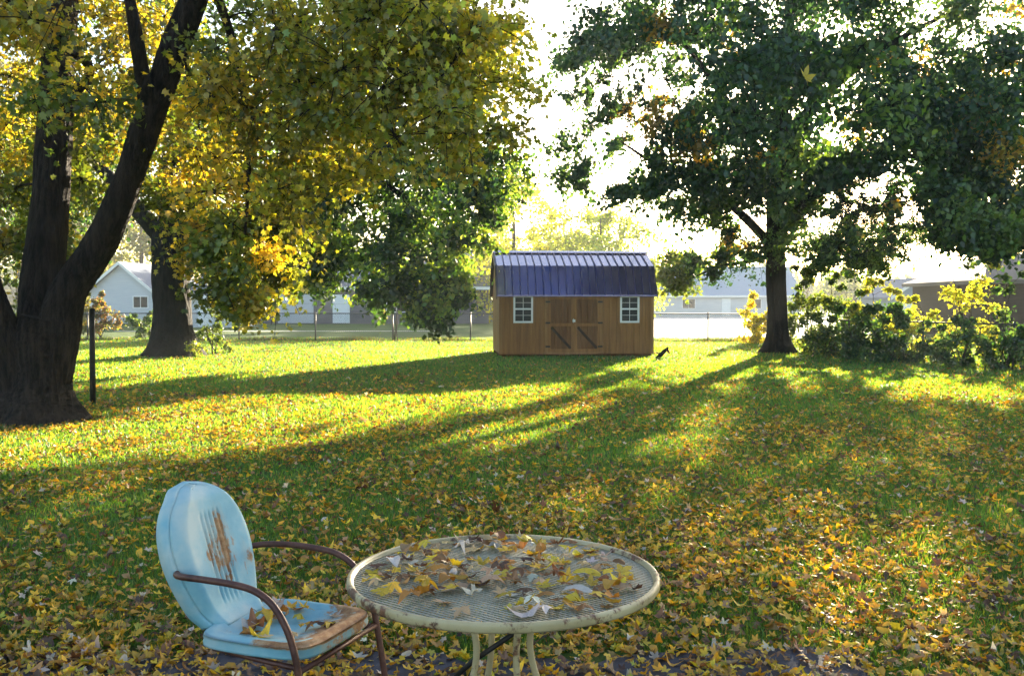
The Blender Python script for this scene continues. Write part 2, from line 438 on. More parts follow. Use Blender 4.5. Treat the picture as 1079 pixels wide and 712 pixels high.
# grass
def field(n, y0, y1, mx=1.5):
    u = rng.uniform(0, 1, n); y = y0*(y1/y0)**u
    x = rng.uniform(-1, 1, n)*(.56*y+mx)
    return x, y
def patch(x, y, s=1.0, off=0.):
    v = np.sin(x*.9*s+off)*np.cos(y*.7*s+1.3*off)+.6*np.sin(x*2.3*s-y*1.7*s+off*2)+.4*np.cos(x*4.1*s+y*3.3*s)
    return v/2
NG = 430000
x, y = field(NG, 4.0, 43); k = ~on_patio(x, y)
k &= ~((x > -.45) & (x < 4.25) & (y > 28.2) & (y < 31))
x, y = x[k], y[k]; n = len(x)
h = rng.uniform(.03, .075, n)*(1+.3*patch(x, y))*np.where(y < 12, .85, 1); wd = np.clip(.0011*y, .004, .026)*rng.uniform(.6, 1.3, n)
th = rng.uniform(0, 2*math.pi, n); dx, dy = np.cos(th), np.sin(th); lean = rng.uniform(.1, .9, n)*h; la = rng.uniform(0, 2*math.pi, n)
B = np.stack([x, y, np.full(n, -.004)], 1); S = np.stack([dx*wd/2, dy*wd/2, np.zeros(n)], 1)
mid = B+np.stack([np.cos(la)*lean*.35, np.sin(la)*lean*.35, h*.6], 1); tip = B+np.stack([np.cos(la)*lean, np.sin(la)*lean, h], 1)
V = np.stack([B-S, B+S, mid+S*.75, mid-S*.75, tip], 1).reshape(-1, 3)
i = np.arange(n)[:, None]*5
gc = pick([(.034, .16, .026), (.05, .19, .028), (.026, .125, .022), (.085, .18, .035), (.16, .15, .06)], n, [4, 4, 3, 1.2, .6], .16)
gc *= (1+.22*patch(x, y, .5, 2.0))[:, None]
go = np_mesh('grass', V, [np.concatenate([i+0, i+1, i+2, i+3], 1), np.concatenate([i+3, i+2, i+4], 1)], M['grass'], None, np.repeat(gc, 5, 0))
tag(go, kind='stuff')

# ------------------------------------------------------------------ fallen leaves
LC = [(.66, .40, .02), (.72, .50, .03), (.50, .27, .02), (.30, .15, .03), (.46, .29, .12), (.6, .50, .38), (.11, .05, .022), (.38, .34, .03), (.58, .33, .02), (.20, .10, .035)]
LW = [4.6, 3.0, 2.8, 2.0, 2.0, 1.0, 3.0, 1.4, 2.2, 2.4]
TC = [(.74, .45, .03), (.80, .60, .04), (.50, .22, .03), (.26, .11, .035), (.60, .42, .22), (.11, .05, .03), (.70, .64, .58)]
TW = [3, 2, 3, 2.5, 2.2, 1.2, 1.9]
def dens(x, y):
    d = np.interp(y, [3.5, 5.5, 9, 12, 15, 19, 24, 42], [1050, 520, 230, 150, 70, 14, 3, 1])
    d *= np.clip(1+.95*patch(x, y, 1.1, .7)+.6*patch(x, y, 3.1, 1.9)+.4*patch(x, y, 6.3, 4.), np.where(y < 5.2, .6, .12), 2.0)
    d += 14*np.exp(-((x+6)**2+(y-13)**2)/14) + 8*np.exp(-((x+10)**2+(y-27)**2)/20)
    return d
NL = 260000; x, y = field(NL, 3.7, 41, 1.2)
pdf = (NL/np.log(41/3.7))/y/(2*(.56*y+1.2))
k = rng.uniform(0, 1, NL) < dens(x, y)/pdf
x, y = x[k], y[k]
k = ~((x > -.45) & (x < 4.25) & (y > 27.9) & (y < 31)); x, y = x[k], y[k]
# the nearest ones become single objects
near = np.argsort(y + .25*np.abs(x))[:62]
isn = np.zeros(len(x), bool); isn[near] = True
nx, ny = x[isn], y[isn]; x, y = x[~isn], y[~isn]; n = len(x)
ti = rng.choice(len(MAPLES), n, p=np.array([3]*8+[1]*4+[2]*2)/32); LV, LF, LCc, nv = [], [], [], 0
for t in range(len(MAPLES)):
    j = np.where(ti == t)[0]; m = len(j)
    sz = rng.uniform(.034, .084, m)*np.where(rng.uniform(0, 1, m) < .12, 1.4, 1)*np.clip(y[j]/11, 1, 1.5)
    up = unit(rng.normal(0, .42, (m, 3))*np.array([1, 1, .3])+np.array([0, 0, 1])); ax = rng.normal(0, 1, (m, 3))*np.array([1, 1, .15])
    ax = unit(ax - up*(ax*up).sum(1, keepdims=True))
    z = np.where(on_patio(x[j], y[j]), .035, rng.uniform(.012, .05, m)) + rng.uniform(0, .012, m)
    V, Fs = scatter(MAPLES[t], np.stack([x[j], y[j], z], 1), ax, up, sz)
    V[:, 2] = np.maximum(V[:, 2], .004)
    LV.append(V); LF.append(Fs+nv); nv += len(V); LCc.append(np.repeat(pick(LC, m, LW, .22), len(MAPLES[t][0]), 0))
lo_ = np_mesh('leaf_litter', np.concatenate(LV), [np.concatenate(LF)], M['litter'], None, np.concatenate(LCc)); tag(lo_, kind='stuff')
print('litter', n)

leaf_meshes = []
for t, (V, Fs) in enumerate(MAPLES):
    mb = MB(); mb.v = [tuple(p) for p in V]; mb.f = [tuple(q) for q in Fs]
    # short stalk
    mb.tube([(0, -.06, V[0, 2]), (.01, -.25, V[0, 2]+.03), (.03, -.42, V[0, 2]+.02)], [.012, .009, .006], 4)
    o = mb.build('maple_leaf', M['leafobj']); leaf_meshes.append((o.data, V)); bpy.data.objects.remove(o)
def leaf(x, y, z, size, col, label, group, tilt=.35, ti=None, ax=None):
    me, V = leaf_meshes[random.randrange(len(leaf_meshes)) if ti is None else ti]
    o = bpy.data.objects.new('maple_leaf', me); COL.objects.link(o)
    rot = Matrix.Rotation(random.uniform(0, 6.28), 3, 'Z') @ Matrix.Rotation(random.gauss(0, tilt), 3, 'X') @ Matrix.Rotation(random.gauss(0, tilt), 3, 'Y')
    if random.random() < .35: rot = rot @ Matrix.Rotation(math.pi, 3, 'X')
    zm = min((rot @ Vector(p)).z for p in V)*size
    o.rotation_euler = rot.to_euler(); o.scale = (size,)*3; o.location = (x, y, z - zm)
    o.color = (*col, 1); tag(o, label, 'leaf', group); return o
def tc_(): return tuple(pick(TC, 1, TW, .2)[0])
def rc(): return tuple(pick(LC, 1, LW, .2)[0])
for a, b in zip(nx, ny):
    leaf(a, b, .03 if on_patio(np.array(a), np.array(b)) else .035, random.uniform(.045, .085), rc(), 'dry fallen maple leaf lying on the ground around the chair and table', 'fallen leaves on the ground')

# ------------------------------------------------------------------ shed
M['shed_wood'] = simple('shed_wood', (.165, .070, .019), (.33, .150, .045), 3, .7, 0, .35, .01, (3, 3, .25), spec=.3)
M['shed_trim'] = simple('shed_trim', (.20, .092, .032), (.36, .18, .066), 3, .7, 0, .3, .01, (3, 3, .3), spec=.3)
M['shed_door'] = simple('shed_door', (.10, .040, .012), (.21, .09, .027), 3, .7, 0, .35, .01, (3, 3, .25), spec=.3)
M['roof_metal'] = simple('roof_metal', (.062, .06, .185), (.09, .088, .255), 1.5, .25, .75, .06, .01)
_p = next(n for n in M['roof_metal'].node_tree.nodes if n.type == 'BSDF_PRINCIPLED'); _p.inputs['Coat Weight'].default_value = 1; _p.inputs['Coat Roughness'].default_value = .12
M['white_paint'] = simple('white_paint', (.68, .69, .7), (.8, .8, .8), 8, .55, 0, .05, .003)
M['black_iron'] = simple('black_iron', (.015, .014, .014), (.04, .035, .03), 20, .5, .5, .1, .003)
M['steel'] = simple('steel', (.45, .45, .45), (.62, .62, .62), 20, .4, .7, 0)
M['glass'] = simple('dark_glass', (.012, .016, .022), (.03, .038, .05), .8, .1, 0, 0, spec=.15)
M['concrete'] = simple('concrete', (.36, .34, .31), (.5, .48, .45), 2, .85, 0, .2, .01)
M['brace_wood'] = simple('brace_wood', (.02, .010, .005), (.045, .022, .01), 3, .75, 0, .3, .01)
M['seam_shade_metal'] = simple('seam_shade_metal', (.04, .037, .11), (.06, .055, .15), 3, .45, .5, 0)  # darker than the roof: shadow lines of the ribs put into the colour
sh = empty('shed', (-.36, 27.95, 0), R(4.6))
tag(sh, 'brown wooden barn shed with purple blue metal gambrel roof and double doors', 'shed')
SW, SD, WZ = 4.58, 3.0, 1.87
mb = MB()
def boards(mb, x0, x1, y, z0, z1, t=.02, step=.2):
    x = x0
    while x < x1-.01:
        e = min(x+step, x1); mb.box(x+.008, e-.008, y-t, y, z0, z1); x = e
wins = [(.40, .98), (3.58, 4.16)]; dx0, dx1 = 1.33, 3.07
mb.box(0, SW, .001, .06, .08, WZ)
for a, b, z0, z1 in ((0, .40, .08, WZ), (.40, .98, .08, 1.0), (.98, dx0, .08, WZ), (dx1, 3.58, .08, WZ), (3.58, 4.16, .08, 1.0), (4.16, SW, .08, WZ)):
    boards(mb, a, b, 0, z0, z1)
gam = [(0, .08), (SD, .08), (SD, 1.87), (SD-.42, 2.64), (SD/2, 3.08), (.42, 2.64), (0, 1.87)]
mb.prism([(max(p[0], .061), p[1]) for p in gam], 'x', .0, .05); mb.prism([(max(p[0], .061), p[1]) for p in gam], 'x', SW-.05, SW)
mb.box(.05, SW-.05, SD-.05, SD, .08, 1.87)
for k in range(15):
    y0 = k*.2+.004; 
    zt = lambda y: np.interp(y, [0, .42, SD/2, SD-.42, SD], [1.87, 2.64, 3.08, 2.64, 1.87])
    a, b = y0, min(y0+.192, SD)
    for xx0, xx1 in ((-.018, -.001), (SW+.001, SW+.018)):
        mb.prism([(a, .08), (b, .08), (b, zt(b)-.02), (a, zt(a)-.02)], 'x', xx0, xx1)
mb.build('wall', M['shed_wood'], sh)
mb = MB()
for a in (-.02, SW-.07): mb.box(a, a+.09, -.042, -.021, .07, WZ-.03)
mb.box(.07, SW-.07, -.038, -.0215, 1.80, 1.86)
mb.build('corner_trim', M['shed_trim'], sh)
mb = MB()
for yy in (.3, 1.5, 2.7): mb.box(-.02, SW+.02, yy-.07, yy+.07, -.01, .078)
mb.build('skid', M['shed_door'], sh)
# roof
prof = [(-.12, 1.80), (.38, 2.70), (SD/2, 3.16), (SD-.38, 2.70), (SD+.12, 1.80)]
x0, x1 = -.10, SW+.10; mb = MB()
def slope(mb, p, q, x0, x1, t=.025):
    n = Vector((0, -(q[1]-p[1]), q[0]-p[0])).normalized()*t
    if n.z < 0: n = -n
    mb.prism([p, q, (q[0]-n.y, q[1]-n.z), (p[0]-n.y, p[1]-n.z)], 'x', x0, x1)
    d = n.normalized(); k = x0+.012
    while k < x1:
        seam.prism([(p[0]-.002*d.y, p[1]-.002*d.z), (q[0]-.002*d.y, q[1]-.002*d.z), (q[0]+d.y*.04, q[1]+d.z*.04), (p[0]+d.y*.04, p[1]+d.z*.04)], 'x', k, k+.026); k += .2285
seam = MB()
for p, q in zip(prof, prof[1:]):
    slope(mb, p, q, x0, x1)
rf = mb.build('roof', M['roof_metal'], sh); seam.build('standing_seam', M['seam_shade_metal'], rf)
mb = MB(); mb.prism([(SD/2-.16, 3.125), (SD/2, 3.19), (SD/2+.16, 3.125), (SD/2+.16, 3.14), (SD/2, 3.205), (SD/2-.16, 3.14)], 'x', x0-.01, x1+.01); mb.build('ridge_cap', M['roof_metal'], rf)
mb = MB(); mb.box(x0, x1, -.135, -.122, 1.775, 1.83); mb.build('eave_trim', M['roof_metal'], rf)
for xx in (x0-.022, x1+.001):
    mb = MB()
    for p, q in zip(prof, prof[1:]):
        mb.prism([p, q, (q[0], q[1]-.10), (p[0], p[1]-.10)], 'x', xx, xx+.02)
    mb.build('rake_trim', M['black_iron'], rf)
# doors
mid = (dx0+dx1)/2
for k, (a, b) in enumerate(((dx0+.09, mid-.005), (mid+.005, dx1-.09))):
    mb = MB(); boards(mb, a, b, -.021, .14, 1.78, .02, (b-a)/4); d = mb.build('door', M['shed_door'], sh)
    mb = MB()
    for (u0, u1, z0, z1) in ((a, a+.085, .14, 1.78), (b-.085, b, .14, 1.78), (a+.085, b-.085, .14, .225), (a+.085, b-.085, 1.695, 1.78), (a+.085, b-.085, .90, .985)):
        mb.box(u0, u1, -.062, -.0415, z0, z1)
    mb.build('door_trim', M['shed_wood'], d)
    mb = MB(); mb.bar((a+.1, -.0415, .87), (b-.1, -.0415, .25), .075, .018); mb.build('brace', M['brace_wood'], d)
    hx = a+.0 if k == 0 else b
    for z in (.3, 1.0, 1.62):
        mb = MB(); mb.box(hx-.07, hx+.07, -.07, -.0625, z-.025, z+.025); mb.build('hinge', M['black_iron'], d)
mb = MB(); mb.box(mid-.05, mid+.035, -.078, -.0625, 1.02, 1.1); mb.tube([(mid-.03, -.078, 1.0), (mid-.03, -.1, 1.0), (mid-.03, -.1, 1.12), (mid-.03, -.078, 1.12)], .008, 6); mb.build('latch', M['steel'], sh)
mb = MB()
for (u0, u1, z0, z1) in ((dx0, dx0+.085, .08, WZ-.07), (dx1-.085, dx1, .08, WZ-.07)):
    mb.box(u0, u1, -.045, -.0205, z0, z1)
mb.box(dx0-.02, dx1+.02, -.075, -.0205, .075, .13)
mb.build('door_frame', M['shed_trim'], sh)
for (a, b) in wins:
    z0, z1 = 1.0, 1.80
    mb = MB()
    for q in ((a, a+.055, z0, z1), (b-.055, b, z0, z1), (a+.055, b-.055, z0, z0+.055), (a+.055, b-.055, z1-.05, z1), (a+.055, b-.055, 1.385, 1.435)):
        mb.box(q[0], q[1], -.05, .0, q[2], q[3])
    wo_ = mb.build('window', M['white_paint'], sh)
    mb = MB(); c_ = (a+b)/2
    mb.box(c_-.007, c_+.007, -.028, -.012, z0+.055, 1.385); mb.box(c_-.007, c_+.007, -.028, -.012, 1.435, z1-.05)
    mb.box(a+.055, b-.055, -.026, -.014, 1.218, 1.229); mb.box(a+.055, b-.055, -.026, -.014, 1.591, 1.602)
    mb.build('muntin', M['white_paint'], wo_)
    mb = MB(); mb.box(a+.05, b-.05, -.012, -.004, z0+.05, z1-.045); mb.build('pane', M['glass'], wo_)
    mb = MB(); mb.box(a-.04, b+.04, -.03, -.02, z0-.045, z0-.002); mb.box(a-.04, a-.002, -.032, -.02, z0, z1); mb.box(b+.002, b+.04, -.032, -.02, z0, z1); mb.build('sill', M['shed_trim'], wo_)
# forked stick beside the shed
mb = MB(); p0 = at(690, 377.5, 27.3)
q = lambda px, py: tuple(at(px, py, 27.3))
mb.tube([q(691, 378.5), q(696, 374), q(700, 370), q(704, 366)], [.045, .06, .055, .03], 8)
mb.tube([q(698.5, 371.5), q(694.5, 372.5), q(691.5, 371.5)], [.035, .03, .012], 6); mb.tube([q(702.5, 368), q(704.5, 370.5), q(705.5, 372.5)], [.04, .035, .012], 6)
tag(mb.build('broken_branch', M['bark_dark'], None, True), 'dark forked broken branch lying in sunlit grass beside the shed', 'branch')

# ------------------------------------------------------------------ metal chair
for pname in ('chair_paint', 'seat_paint'):
    m, nt, out = newmat(pname); T = NT(nt)
    tc = T.n('ShaderNodeTexCoord')
    geo = T.noise(5, 7, .68); fine = T.noise(22, 6, .7); streak = T.noise(26, 6, .7, 'Object', (1, 1, .07)) if pname == 'chair_paint' else T.noise(9, 6, .72)
    a_ = T.n('ShaderNodeAttribute'); a_.attribute_name = 'Col'
    base = T.ramp(T.noise(4, 4, .6), [(.3, (.10, .29, .38)), (.48, (.20, .40, .46)), (.68, (.42, .50, .48))])
    rustf = T.math('ADD', T.math('MULTIPLY', a_.outputs['Fac'], .55), T.math('ADD', T.math('MULTIPLY', streak, .8), T.math('MULTIPLY', fine, .35)))
    rm = T.ramp(rustf, [(.86, (0, 0, 0)), (.92, (1, 1, 1))])
    rust = T.ramp(fine, [(.3, (.15, .06, .03)), (.5, (.33, .16, .065)), (.7, (.48, .31, .17))])
    stain = T.ramp(T.math('ADD', T.math('MULTIPLY', a_.outputs['Fac'], .8), T.math('MULTIPLY', T.noise(12, 6, .7, 'Object', (1, 1, .25)), .7)), [(.62, (0, 0, 0)), (1.0, (.75, .75, .75))])
    base = T.mix(stain, base, (.44, .34, .21))
    c = T.mix(rm, base, rust)
    ro = T.mix(rm, (.5,)*3, (.9,)*3)
    principled(T, out, c, ro, 0, T.bump(T.math('ADD', T.math('MULTIPLY', rm, .4), T.math('MULTIPLY', fine, .15)), .35, .004), .5)
    M[pname] = m
M['rusty_tube'] = simple('rusty_tube', (.045, .014, .010), (.15, .06, .04), 14, .45, .2, .25, .004, detail=7)
ch = empty('metal_chair', (-.82, 3.50, .0), math.atan2(-.171, .42))
tag(ch, 'light blue metal lawn chair with rust streaks and red brown tube arms', 'chair')
# local: +x forward, +y = far side, z up ; width .47
FL = .03
def back_sheet():
    nu, nv = 64, 64; V = []; C = []
    for j in range(nv+1):
        t = j/nv
        for i in range(nu+1):
            s = -1+2*i/nu
            zz = t*.49
            half = .130+.080*math.sin(min(t/.55, 1)*math.pi/2)
            if t > .52: half *= math.sqrt(max(0, 1-((t-.52)/.4802)**2.3))
            y = s*half
            x = -.245-.165*t - .045*max(0, abs(s)-.74)/.26*max(0, abs(s)-.74)/.26 + .012*(s*s)
            x += -.03*math.exp(-((t-.0)/.06)**2)*-1
            if t > .9: x -= .04*((t-.9)/.1)**2
            g = 0
            if .12 < t < .82:
                e = min(1, (t-.12)/.05, (.82-t)/.05)
                for q in (-.058, -.034, -.010, .014, .038): g += math.exp(-((y-q)/.0052)**2)*e
            x -= .009*g
            V.append((x, y, .42+zz))
            r = math.exp(-((y-.02)/.075)**2)*math.exp(-((t-.55)/.42)**2)*.66 + .4*math.exp(-((y+.09)/.06)**2)*math.exp(-((t-.45)/.2)**2) + .12*g + (.5 if abs(s) > .97 else 0)*.4
            r += .45*math.exp(-((y-.14)/.05)**2)*math.exp(-((t-.40)/.16)**2)
            C.append(min(r, 1.3))
    f = [[j*(nu+1)+i, j*(nu+1)+i+1, (j+1)*(nu+1)+i+1, (j+1)*(nu+1)+i] for j in range(nv) for i in range(nu)]
    return np.array(V), np.array(f), np.array(C)
V, f, C = back_sheet()
o = np_mesh('backrest', V, [f], M['chair_paint'], ch, np.stack([C]*3, 1), True)
md = o.modifiers.new('th', 'SOLIDIFY'); md.thickness = .006; md.offset = 0
# rim wrapped backwards round the shell
mb = MB(); edge = []
N_ = 64
for k in range(N_+1): edge.append(V[k*65+64])
for k in range(N_-1, -1, -1): edge.append(V[k*65+0])
edge = np.array(edge); keep = [0]
for k in range(1, len(edge)):
    if np.linalg.norm(edge[k]-edge[keep[-1]]) > .008: keep.append(k)
edge = edge[keep]
RV = []; RC = []
cen = np.array([-.32, 0, .72])
for p in edge:
    out_ = np.array([0, p[1], (p[2]-.68)*(.9 if p[2] > .68 else .0)]); out_ = out_/max(np.linalg.norm(out_), 1e-6)
    for (bk, ow) in ((0, 0), (.010, .010), (.028, .014), (.055, .008), (.062, .0)):
        RV.append(p+out_*ow+np.array([-bk, 0, -bk*.3])); RC.append(.28 if bk < .02 else .1)
nE = len(edge); f = np.array([[k*5+i, k*5+i+1, (k+1)*5+i+1, (k+1)*5+i] for k in range(nE-1) for i in range(4)])
o = np_mesh('backrest_rim', np.array(RV), [f], M['chair_paint'], ch, np.stack([np.array(RC)]*3, 1), True)
md = o.modifiers.new('th', 'SOLIDIFY'); md.thickness = .004; md.offset = 0
# seat
nu = 44; V = []; C = []
def se(a, b): # square to rounded square
    m_ = max(abs(a), abs(b)); 
    if m_ < 1e-6: return 0, 0
    p = (abs(a)**5+abs(b)**5)**(1/5)
    return a*m_/p, b*m_/p
for j in range(nu+1):
    for i in range(nu+1):
        a, b = se(-1+2*i/nu, -1+2*j/nu); m_ = max(abs(-1+2*i/nu), abs(-1+2*j/nu))
        z = .425-.022*(1-min(1, m_/.85)**2) + (.008 if m_ > .8 else 0) - (0 if m_ < .93 else (m_-.93)/.07*.012)
        z += .02*max(0, a)*.4
        V.append((a*.246-.02, b*.24, z)); C.append(.25+.75*max(0, a)**1.2*(.5+.5*(b > -.6)) + (.35 if m_ > .9 and a > 0 else 0))
f = [[j*(nu+1)+i, j*(nu+1)+i+1, (j+1)*(nu+1)+i+1, (j+1)*(nu+1)+i] for j in range(nu) for i in range(nu)]
ring = [j for j in range(nu+1)] + [(j+1)*(nu+1)-1 for j in range(1, nu+1)] + [nu*(nu+1)+i for i in range(nu-1, -1, -1)] + [j*(nu+1) for j in range(nu-1, 0, -1)]
b0 = len(V); L_ = len(ring)
for dz, sx in ((.010, 1.012), (.017, 1.0), (.030, 1.014), (.039, 1.01), (.041, .97)):
    for r_ in ring: V.append((V[r_][0]*sx, V[r_][1]*sx, V[r_][2]-dz)); C.append(C[r_]*.38+.03)
rows = [ring]+[list(range(b0+k*L_, b0+(k+1)*L_)) for k in range(5)]
for k in range(5):
    for i in range(L_): f.append([rows[k][i], rows[k][(i+1) % L_], rows[k+1][(i+1) % L_], rows[k+1][i]])
seat = np_mesh('seat', np.array(V), [np.array(f)], M['seat_paint'], ch, np.stack([np.array(C)]*3, 1), True)
for sgn in (-1, 1):
    yy = sgn*.262
    pts = [(-.375, sgn*.08, .622), (-.372, sgn*.15, .624), (-.35, sgn*.215, .627), (-.30, yy*.95, .632), (-.20, yy, .637), (-.07, yy, .635), (.03, yy, .622), (.105, yy, .582), (.16, yy, .51), (.192, yy, .43), (.215, yy, .32), (.24, yy, .18), (.255, yy, .075), (.24, yy, .043), (.15, yy, .041), (-.1, yy, .041), (-.33, yy, .041), (-.36, yy*.9, .041)]
    if sgn > 0: pts = pts
    mb = MB(); mb.tube([tuple(p) for p in catmull(pts, 6)], .0125, 12); mb.build('armrest', M['rusty_tube'], ch, True)
mb = MB(); mb.tube([(-.36, -.236, .041), (-.365, 0, .041), (-.36, .236, .041)], .0125, 10); mb.build('rear_runner', M['rusty_tube'], ch, True)
mb = MB(); mb.tube([(.207, -.262, .36), (.207, .262, .36)], .010, 8); mb.build('front_rail', M['rusty_tube'], ch, True)
for sgn in (-1, 1):
    mb = MB(); mb.tube([(-.2, sgn*.2, .37), (0, sgn*.22, .365), (.207, sgn*.23, .36)], .010, 8); mb.build('seat_rail', M['rusty_tube'], ch, True)
# leaves on the seat
cmx = Matrix.Translation(ch.location) @ Matrix.Rotation(ch.rotation_euler.z, 4, 'Z')
for k in range(24):
    lx, ly = random.uniform(-.15, .15), random.uniform(-.17, .19)
    if k % 3 == 0: lx = -.15+random.uniform(0, .08)
    p = cmx @ Vector((lx, ly, 0))
    leaf(p.x, p.y, .41+random.uniform(0, .012), random.uniform(.07, .11), tc_(), 'curled dry leaf lying on the blue chair seat', 'fallen leaves on the chair seat', .18)

# ------------------------------------------------------------------ round table
m, nt, out = newmat('table_paint'); T = NT(nt)
spots = T.ramp(T.math('ADD', T.noise(16, 6, .7), T.math('MULTIPLY', T.noise(3.5, 3, .6), .4)), [(.74, (0, 0, 0)), (.82, (1, 1, 1))])
c = T.mix(spots, T.ramp(T.noise(6, 4, .6), [(.3, (.36, .27, .13)), (.7, (.52, .42, .24))]), T.ramp(T.noise(40, 4, .7), [(.3, (.05, .02, .015)), (.7, (.22, .09, .04))]))
principled(T, out, c, .5, 0, T.bump(spots, .3, .003), .5); M['table_paint'] = m
M['table_mesh'] = simple('table_mesh', (.20, .19, .14), (.32, .305, .23), 9, .55, 0, .1, .003)
TX, TY, TR, TZ = -.028, 3.13, .515, .72
tb = empty('round_table', (TX, TY, 0)); tag(tb, 'round cream metal patio table with wire mesh top under dry leaves', 'table')
mb = MB(); prof = [(TR-.022, TZ-.008)]+[(TR-.009+.010*math.cos(a), TZ-.006+.010*math.sin(a)) for a in np.linspace(math.pi, 0, 9)]+[(TR+.001, TZ-.02), (TR-.003, TZ-.026), (TR-.02, TZ-.026), (TR-.022, TZ-.008)]
mb.lathe(prof, 128); mb.build('rim', M['table_paint'], tb, True)
mb = MB(); r = TR-.02; sp = .016
for ang, zo, w_ in ((R(-38), 0, .0048), (R(30), -.0018, .0016)):
    ca, sa = math.cos(ang), math.sin(ang)
    for k in range(-int(r/sp), int(r/sp)+1):
        o_ = k*sp; hl = math.sqrt(max(0, r*r-o_*o_))
        if hl < .02: continue
        P = [(-hl, o_-w_), (hl, o_-w_), (hl, o_+w_), (-hl, o_+w_)]
        V = [(p[0]*ca-p[1]*sa, p[0]*sa+p[1]*ca, TZ-.012+zo+dz) for dz in (0, .0014) for p in P]
        mb.add(V, [(3,2,1,0),(4,5,6,7),(0,1,5,4),(1,2,6,5),(2,3,7,6),(3,0,4,7)])
mb.build('mesh_top', M['table_mesh'], tb)
mb = MB()
for k in range(2):
    a = R(20+90*k); mb.tube([(-r*math.cos(a), -r*math.sin(a), TZ-.026), (r*math.cos(a), r*math.sin(a), TZ-.026)], .008, 6)
mb.lathe([(.20, TZ-.04), (.215, TZ-.036), (.215, TZ-.028), (.20, TZ-.026), (.20, TZ-.04)], 48); mb.build('under_frame', M['table_paint'], tb)
for k in range(4):
    a = R(205+90*k); u = np.array([math.cos(a), math.sin(a)])
    pts = [(u[0]*q, u[1]*q, z) for q, z in ((.215, TZ-.03), (.20, TZ-.06), (.14, .61), (.105, .53), (.10, .44), (.13, .33), (.20, .18), (.30, .05), (.345, .041))]
    mb = MB(); mb.tube([tuple(p) for p in catmull(pts, 5)], .0115, 10); mb.build('leg', M['table_paint'], tb, True)
mb = MB(); mb.tube([(.235, -.06, TZ-.045), (-.10, -.02, .43), (-.16, 0, .37)], .009, 8); mb.tube([(.16, -.05, TZ-.035), (.16, -.05, TZ-.085)], .016, 10)
mb.build('brace', M['black_iron'], tb, True)
n_ = 0; tries = 0; top = []
while n_ < 214 and tries < 4000:
    tries += 1
    a = random.uniform(0, 6.283); q = math.sqrt(random.random())*(TR-.06); lx, ly = q*math.cos(a), q*math.sin(a)
    if lx < -.02 and ly < -.24 and random.random() < .85: continue
    if lx > .38 and ly > .0 and random.random() < .5: continue
    if any((px_-lx)**2+(py_-ly)**2 < .00095 for (px_, py_) in top) and random.random() < .9: continue
    near_ = sum(1 for (px_, py_) in top if (px_-lx)**2+(py_-ly)**2 < .0036)
    top.append((lx, ly)); n_ += 1
    leaf(TX+lx, TY+ly, TZ-.010+min(near_, 3)*.005, random.uniform(.06, .105), tc_(), 'dry curled maple leaf strewn on the round mesh table', 'fallen leaves on the table', .12, random.choice([0, 1, 2, 3, 4, 5, 6, 7, 7, 0, 8, 9, 12, 13]))
# a leaf drifting down in the air
p = at(849, 72, 3.0)
o = leaf(p[0], p[1], p[2]-.03, .085, (.42, .37, .02), 'single yellow leaf falling through the air before the dark tree', None, .2, 5)
o.rotation_euler = (R(62), R(18), R(25))

# ------------------------------------------------------------------ the three big trees
OLIVE = [(.36, .34, .035), (.48, .38, .03), (.30, .30, .035), (.36, .34, .04), (.55, .42, .04), (.17, .18, .03)]
def lcol(c):
    k = rng.uniform()
    if c[0] > -3.0: return [(.34, .35, .04), (.44, .40, .04), (.22, .27, .035)] if k < .8 else OLIVE
    return [(.58, .43, .03), (.66, .50, .04), (.48, .40, .035)] if k < .18 else ([(.12, .18, .03), (.18, .23, .03)] if k > .52 else OLIVE)  # plain dark greens put the shade of unlit clumps into the leaf colour
Lb = at(40, 445, 12.75); Lb[2] = 0
Lt = Tree('maple_tree', 'large yellowing maple tree with forked trunk beside the dark post', Lb, None, 'tree', 'bark_near')
A = lambda px, py, Y=12.75: at(px, py, Y)
Lt.tone = .80; Lt.var = .28
Lt.limb('trunk', [Lb+np.array([0, 0, -.15]), Lb+np.array([0, 0, .25]), A(42, 405), A(46, 360), A(50, 335)], [.50, .44, .40, .36, .32], 110, 26, .06, .30, .045)
Lt.limb('limb', [A(52, 400), A(62, 345), A(73, 305), A(102, 262, 12.7), A(128, 208, 12.6), A(152, 140, 12.5), A(178, 68, 12.4), A(204, 0, 12.3), A(228, -80, 12), A(270, -190, 11.6), A(350, -270, 11)], [.30, .27, .225, .205, .19, .185, .175, .165, .145, .10, .05], 84, 18, .06, 0, .05)
Lt.limb('limb', [A(36, 395), A(40, 340, 13), A(48, 260, 13.2), A(56, 160, 13.4), A(62, 60, 13.6), A(68, -60, 13.9), A(60, -220, 14.2)], [.31, .29, .26, .235, .21, .18, .08], 72, 14, .06, 0, .05)
Lt.limb('limb', [A(28, 420), A(12, 375, 12.6), A(-8, 325, 12.5), A(-34, 250, 12.3), A(-80, 120, 12), A(-140, -40, 11.5)], [.30, .25, .21, .18, .15, .07], 64, 14, .06, 0, .05)
Lt.limb('limb', [A(158, 128, 12.5), A(150, 80, 12.2), A(142, 30, 12), A(130, -40, 11.8), A(120,-120,11.5)], [.13, .10, .085, .06, .03], 14, 5, .05)
Lt.limb('limb', [A(58, 120, 13.4), A(95, 75, 13.0), A(60, 45, 12.2), A(25, 15, 11.4), A(-30, -30, 10.8)], [.07, .06, .05, .045, .03], 10, 5, .04)
Lt.limb('limb', [A(204, 0, 12.3), A(196, 45, 13.0), A(200, 100, 13.6)], [.06, .045, .02], 10, 5, .04)
Lt.limb('limb', [A(228, -80, 12), A(290, -40, 11.6), A(370, -8, 11.2), A(430, 14, 11), A(500, 22, 10.8)], [.09, .07, .05, .035, .015], 10, 5, .04)
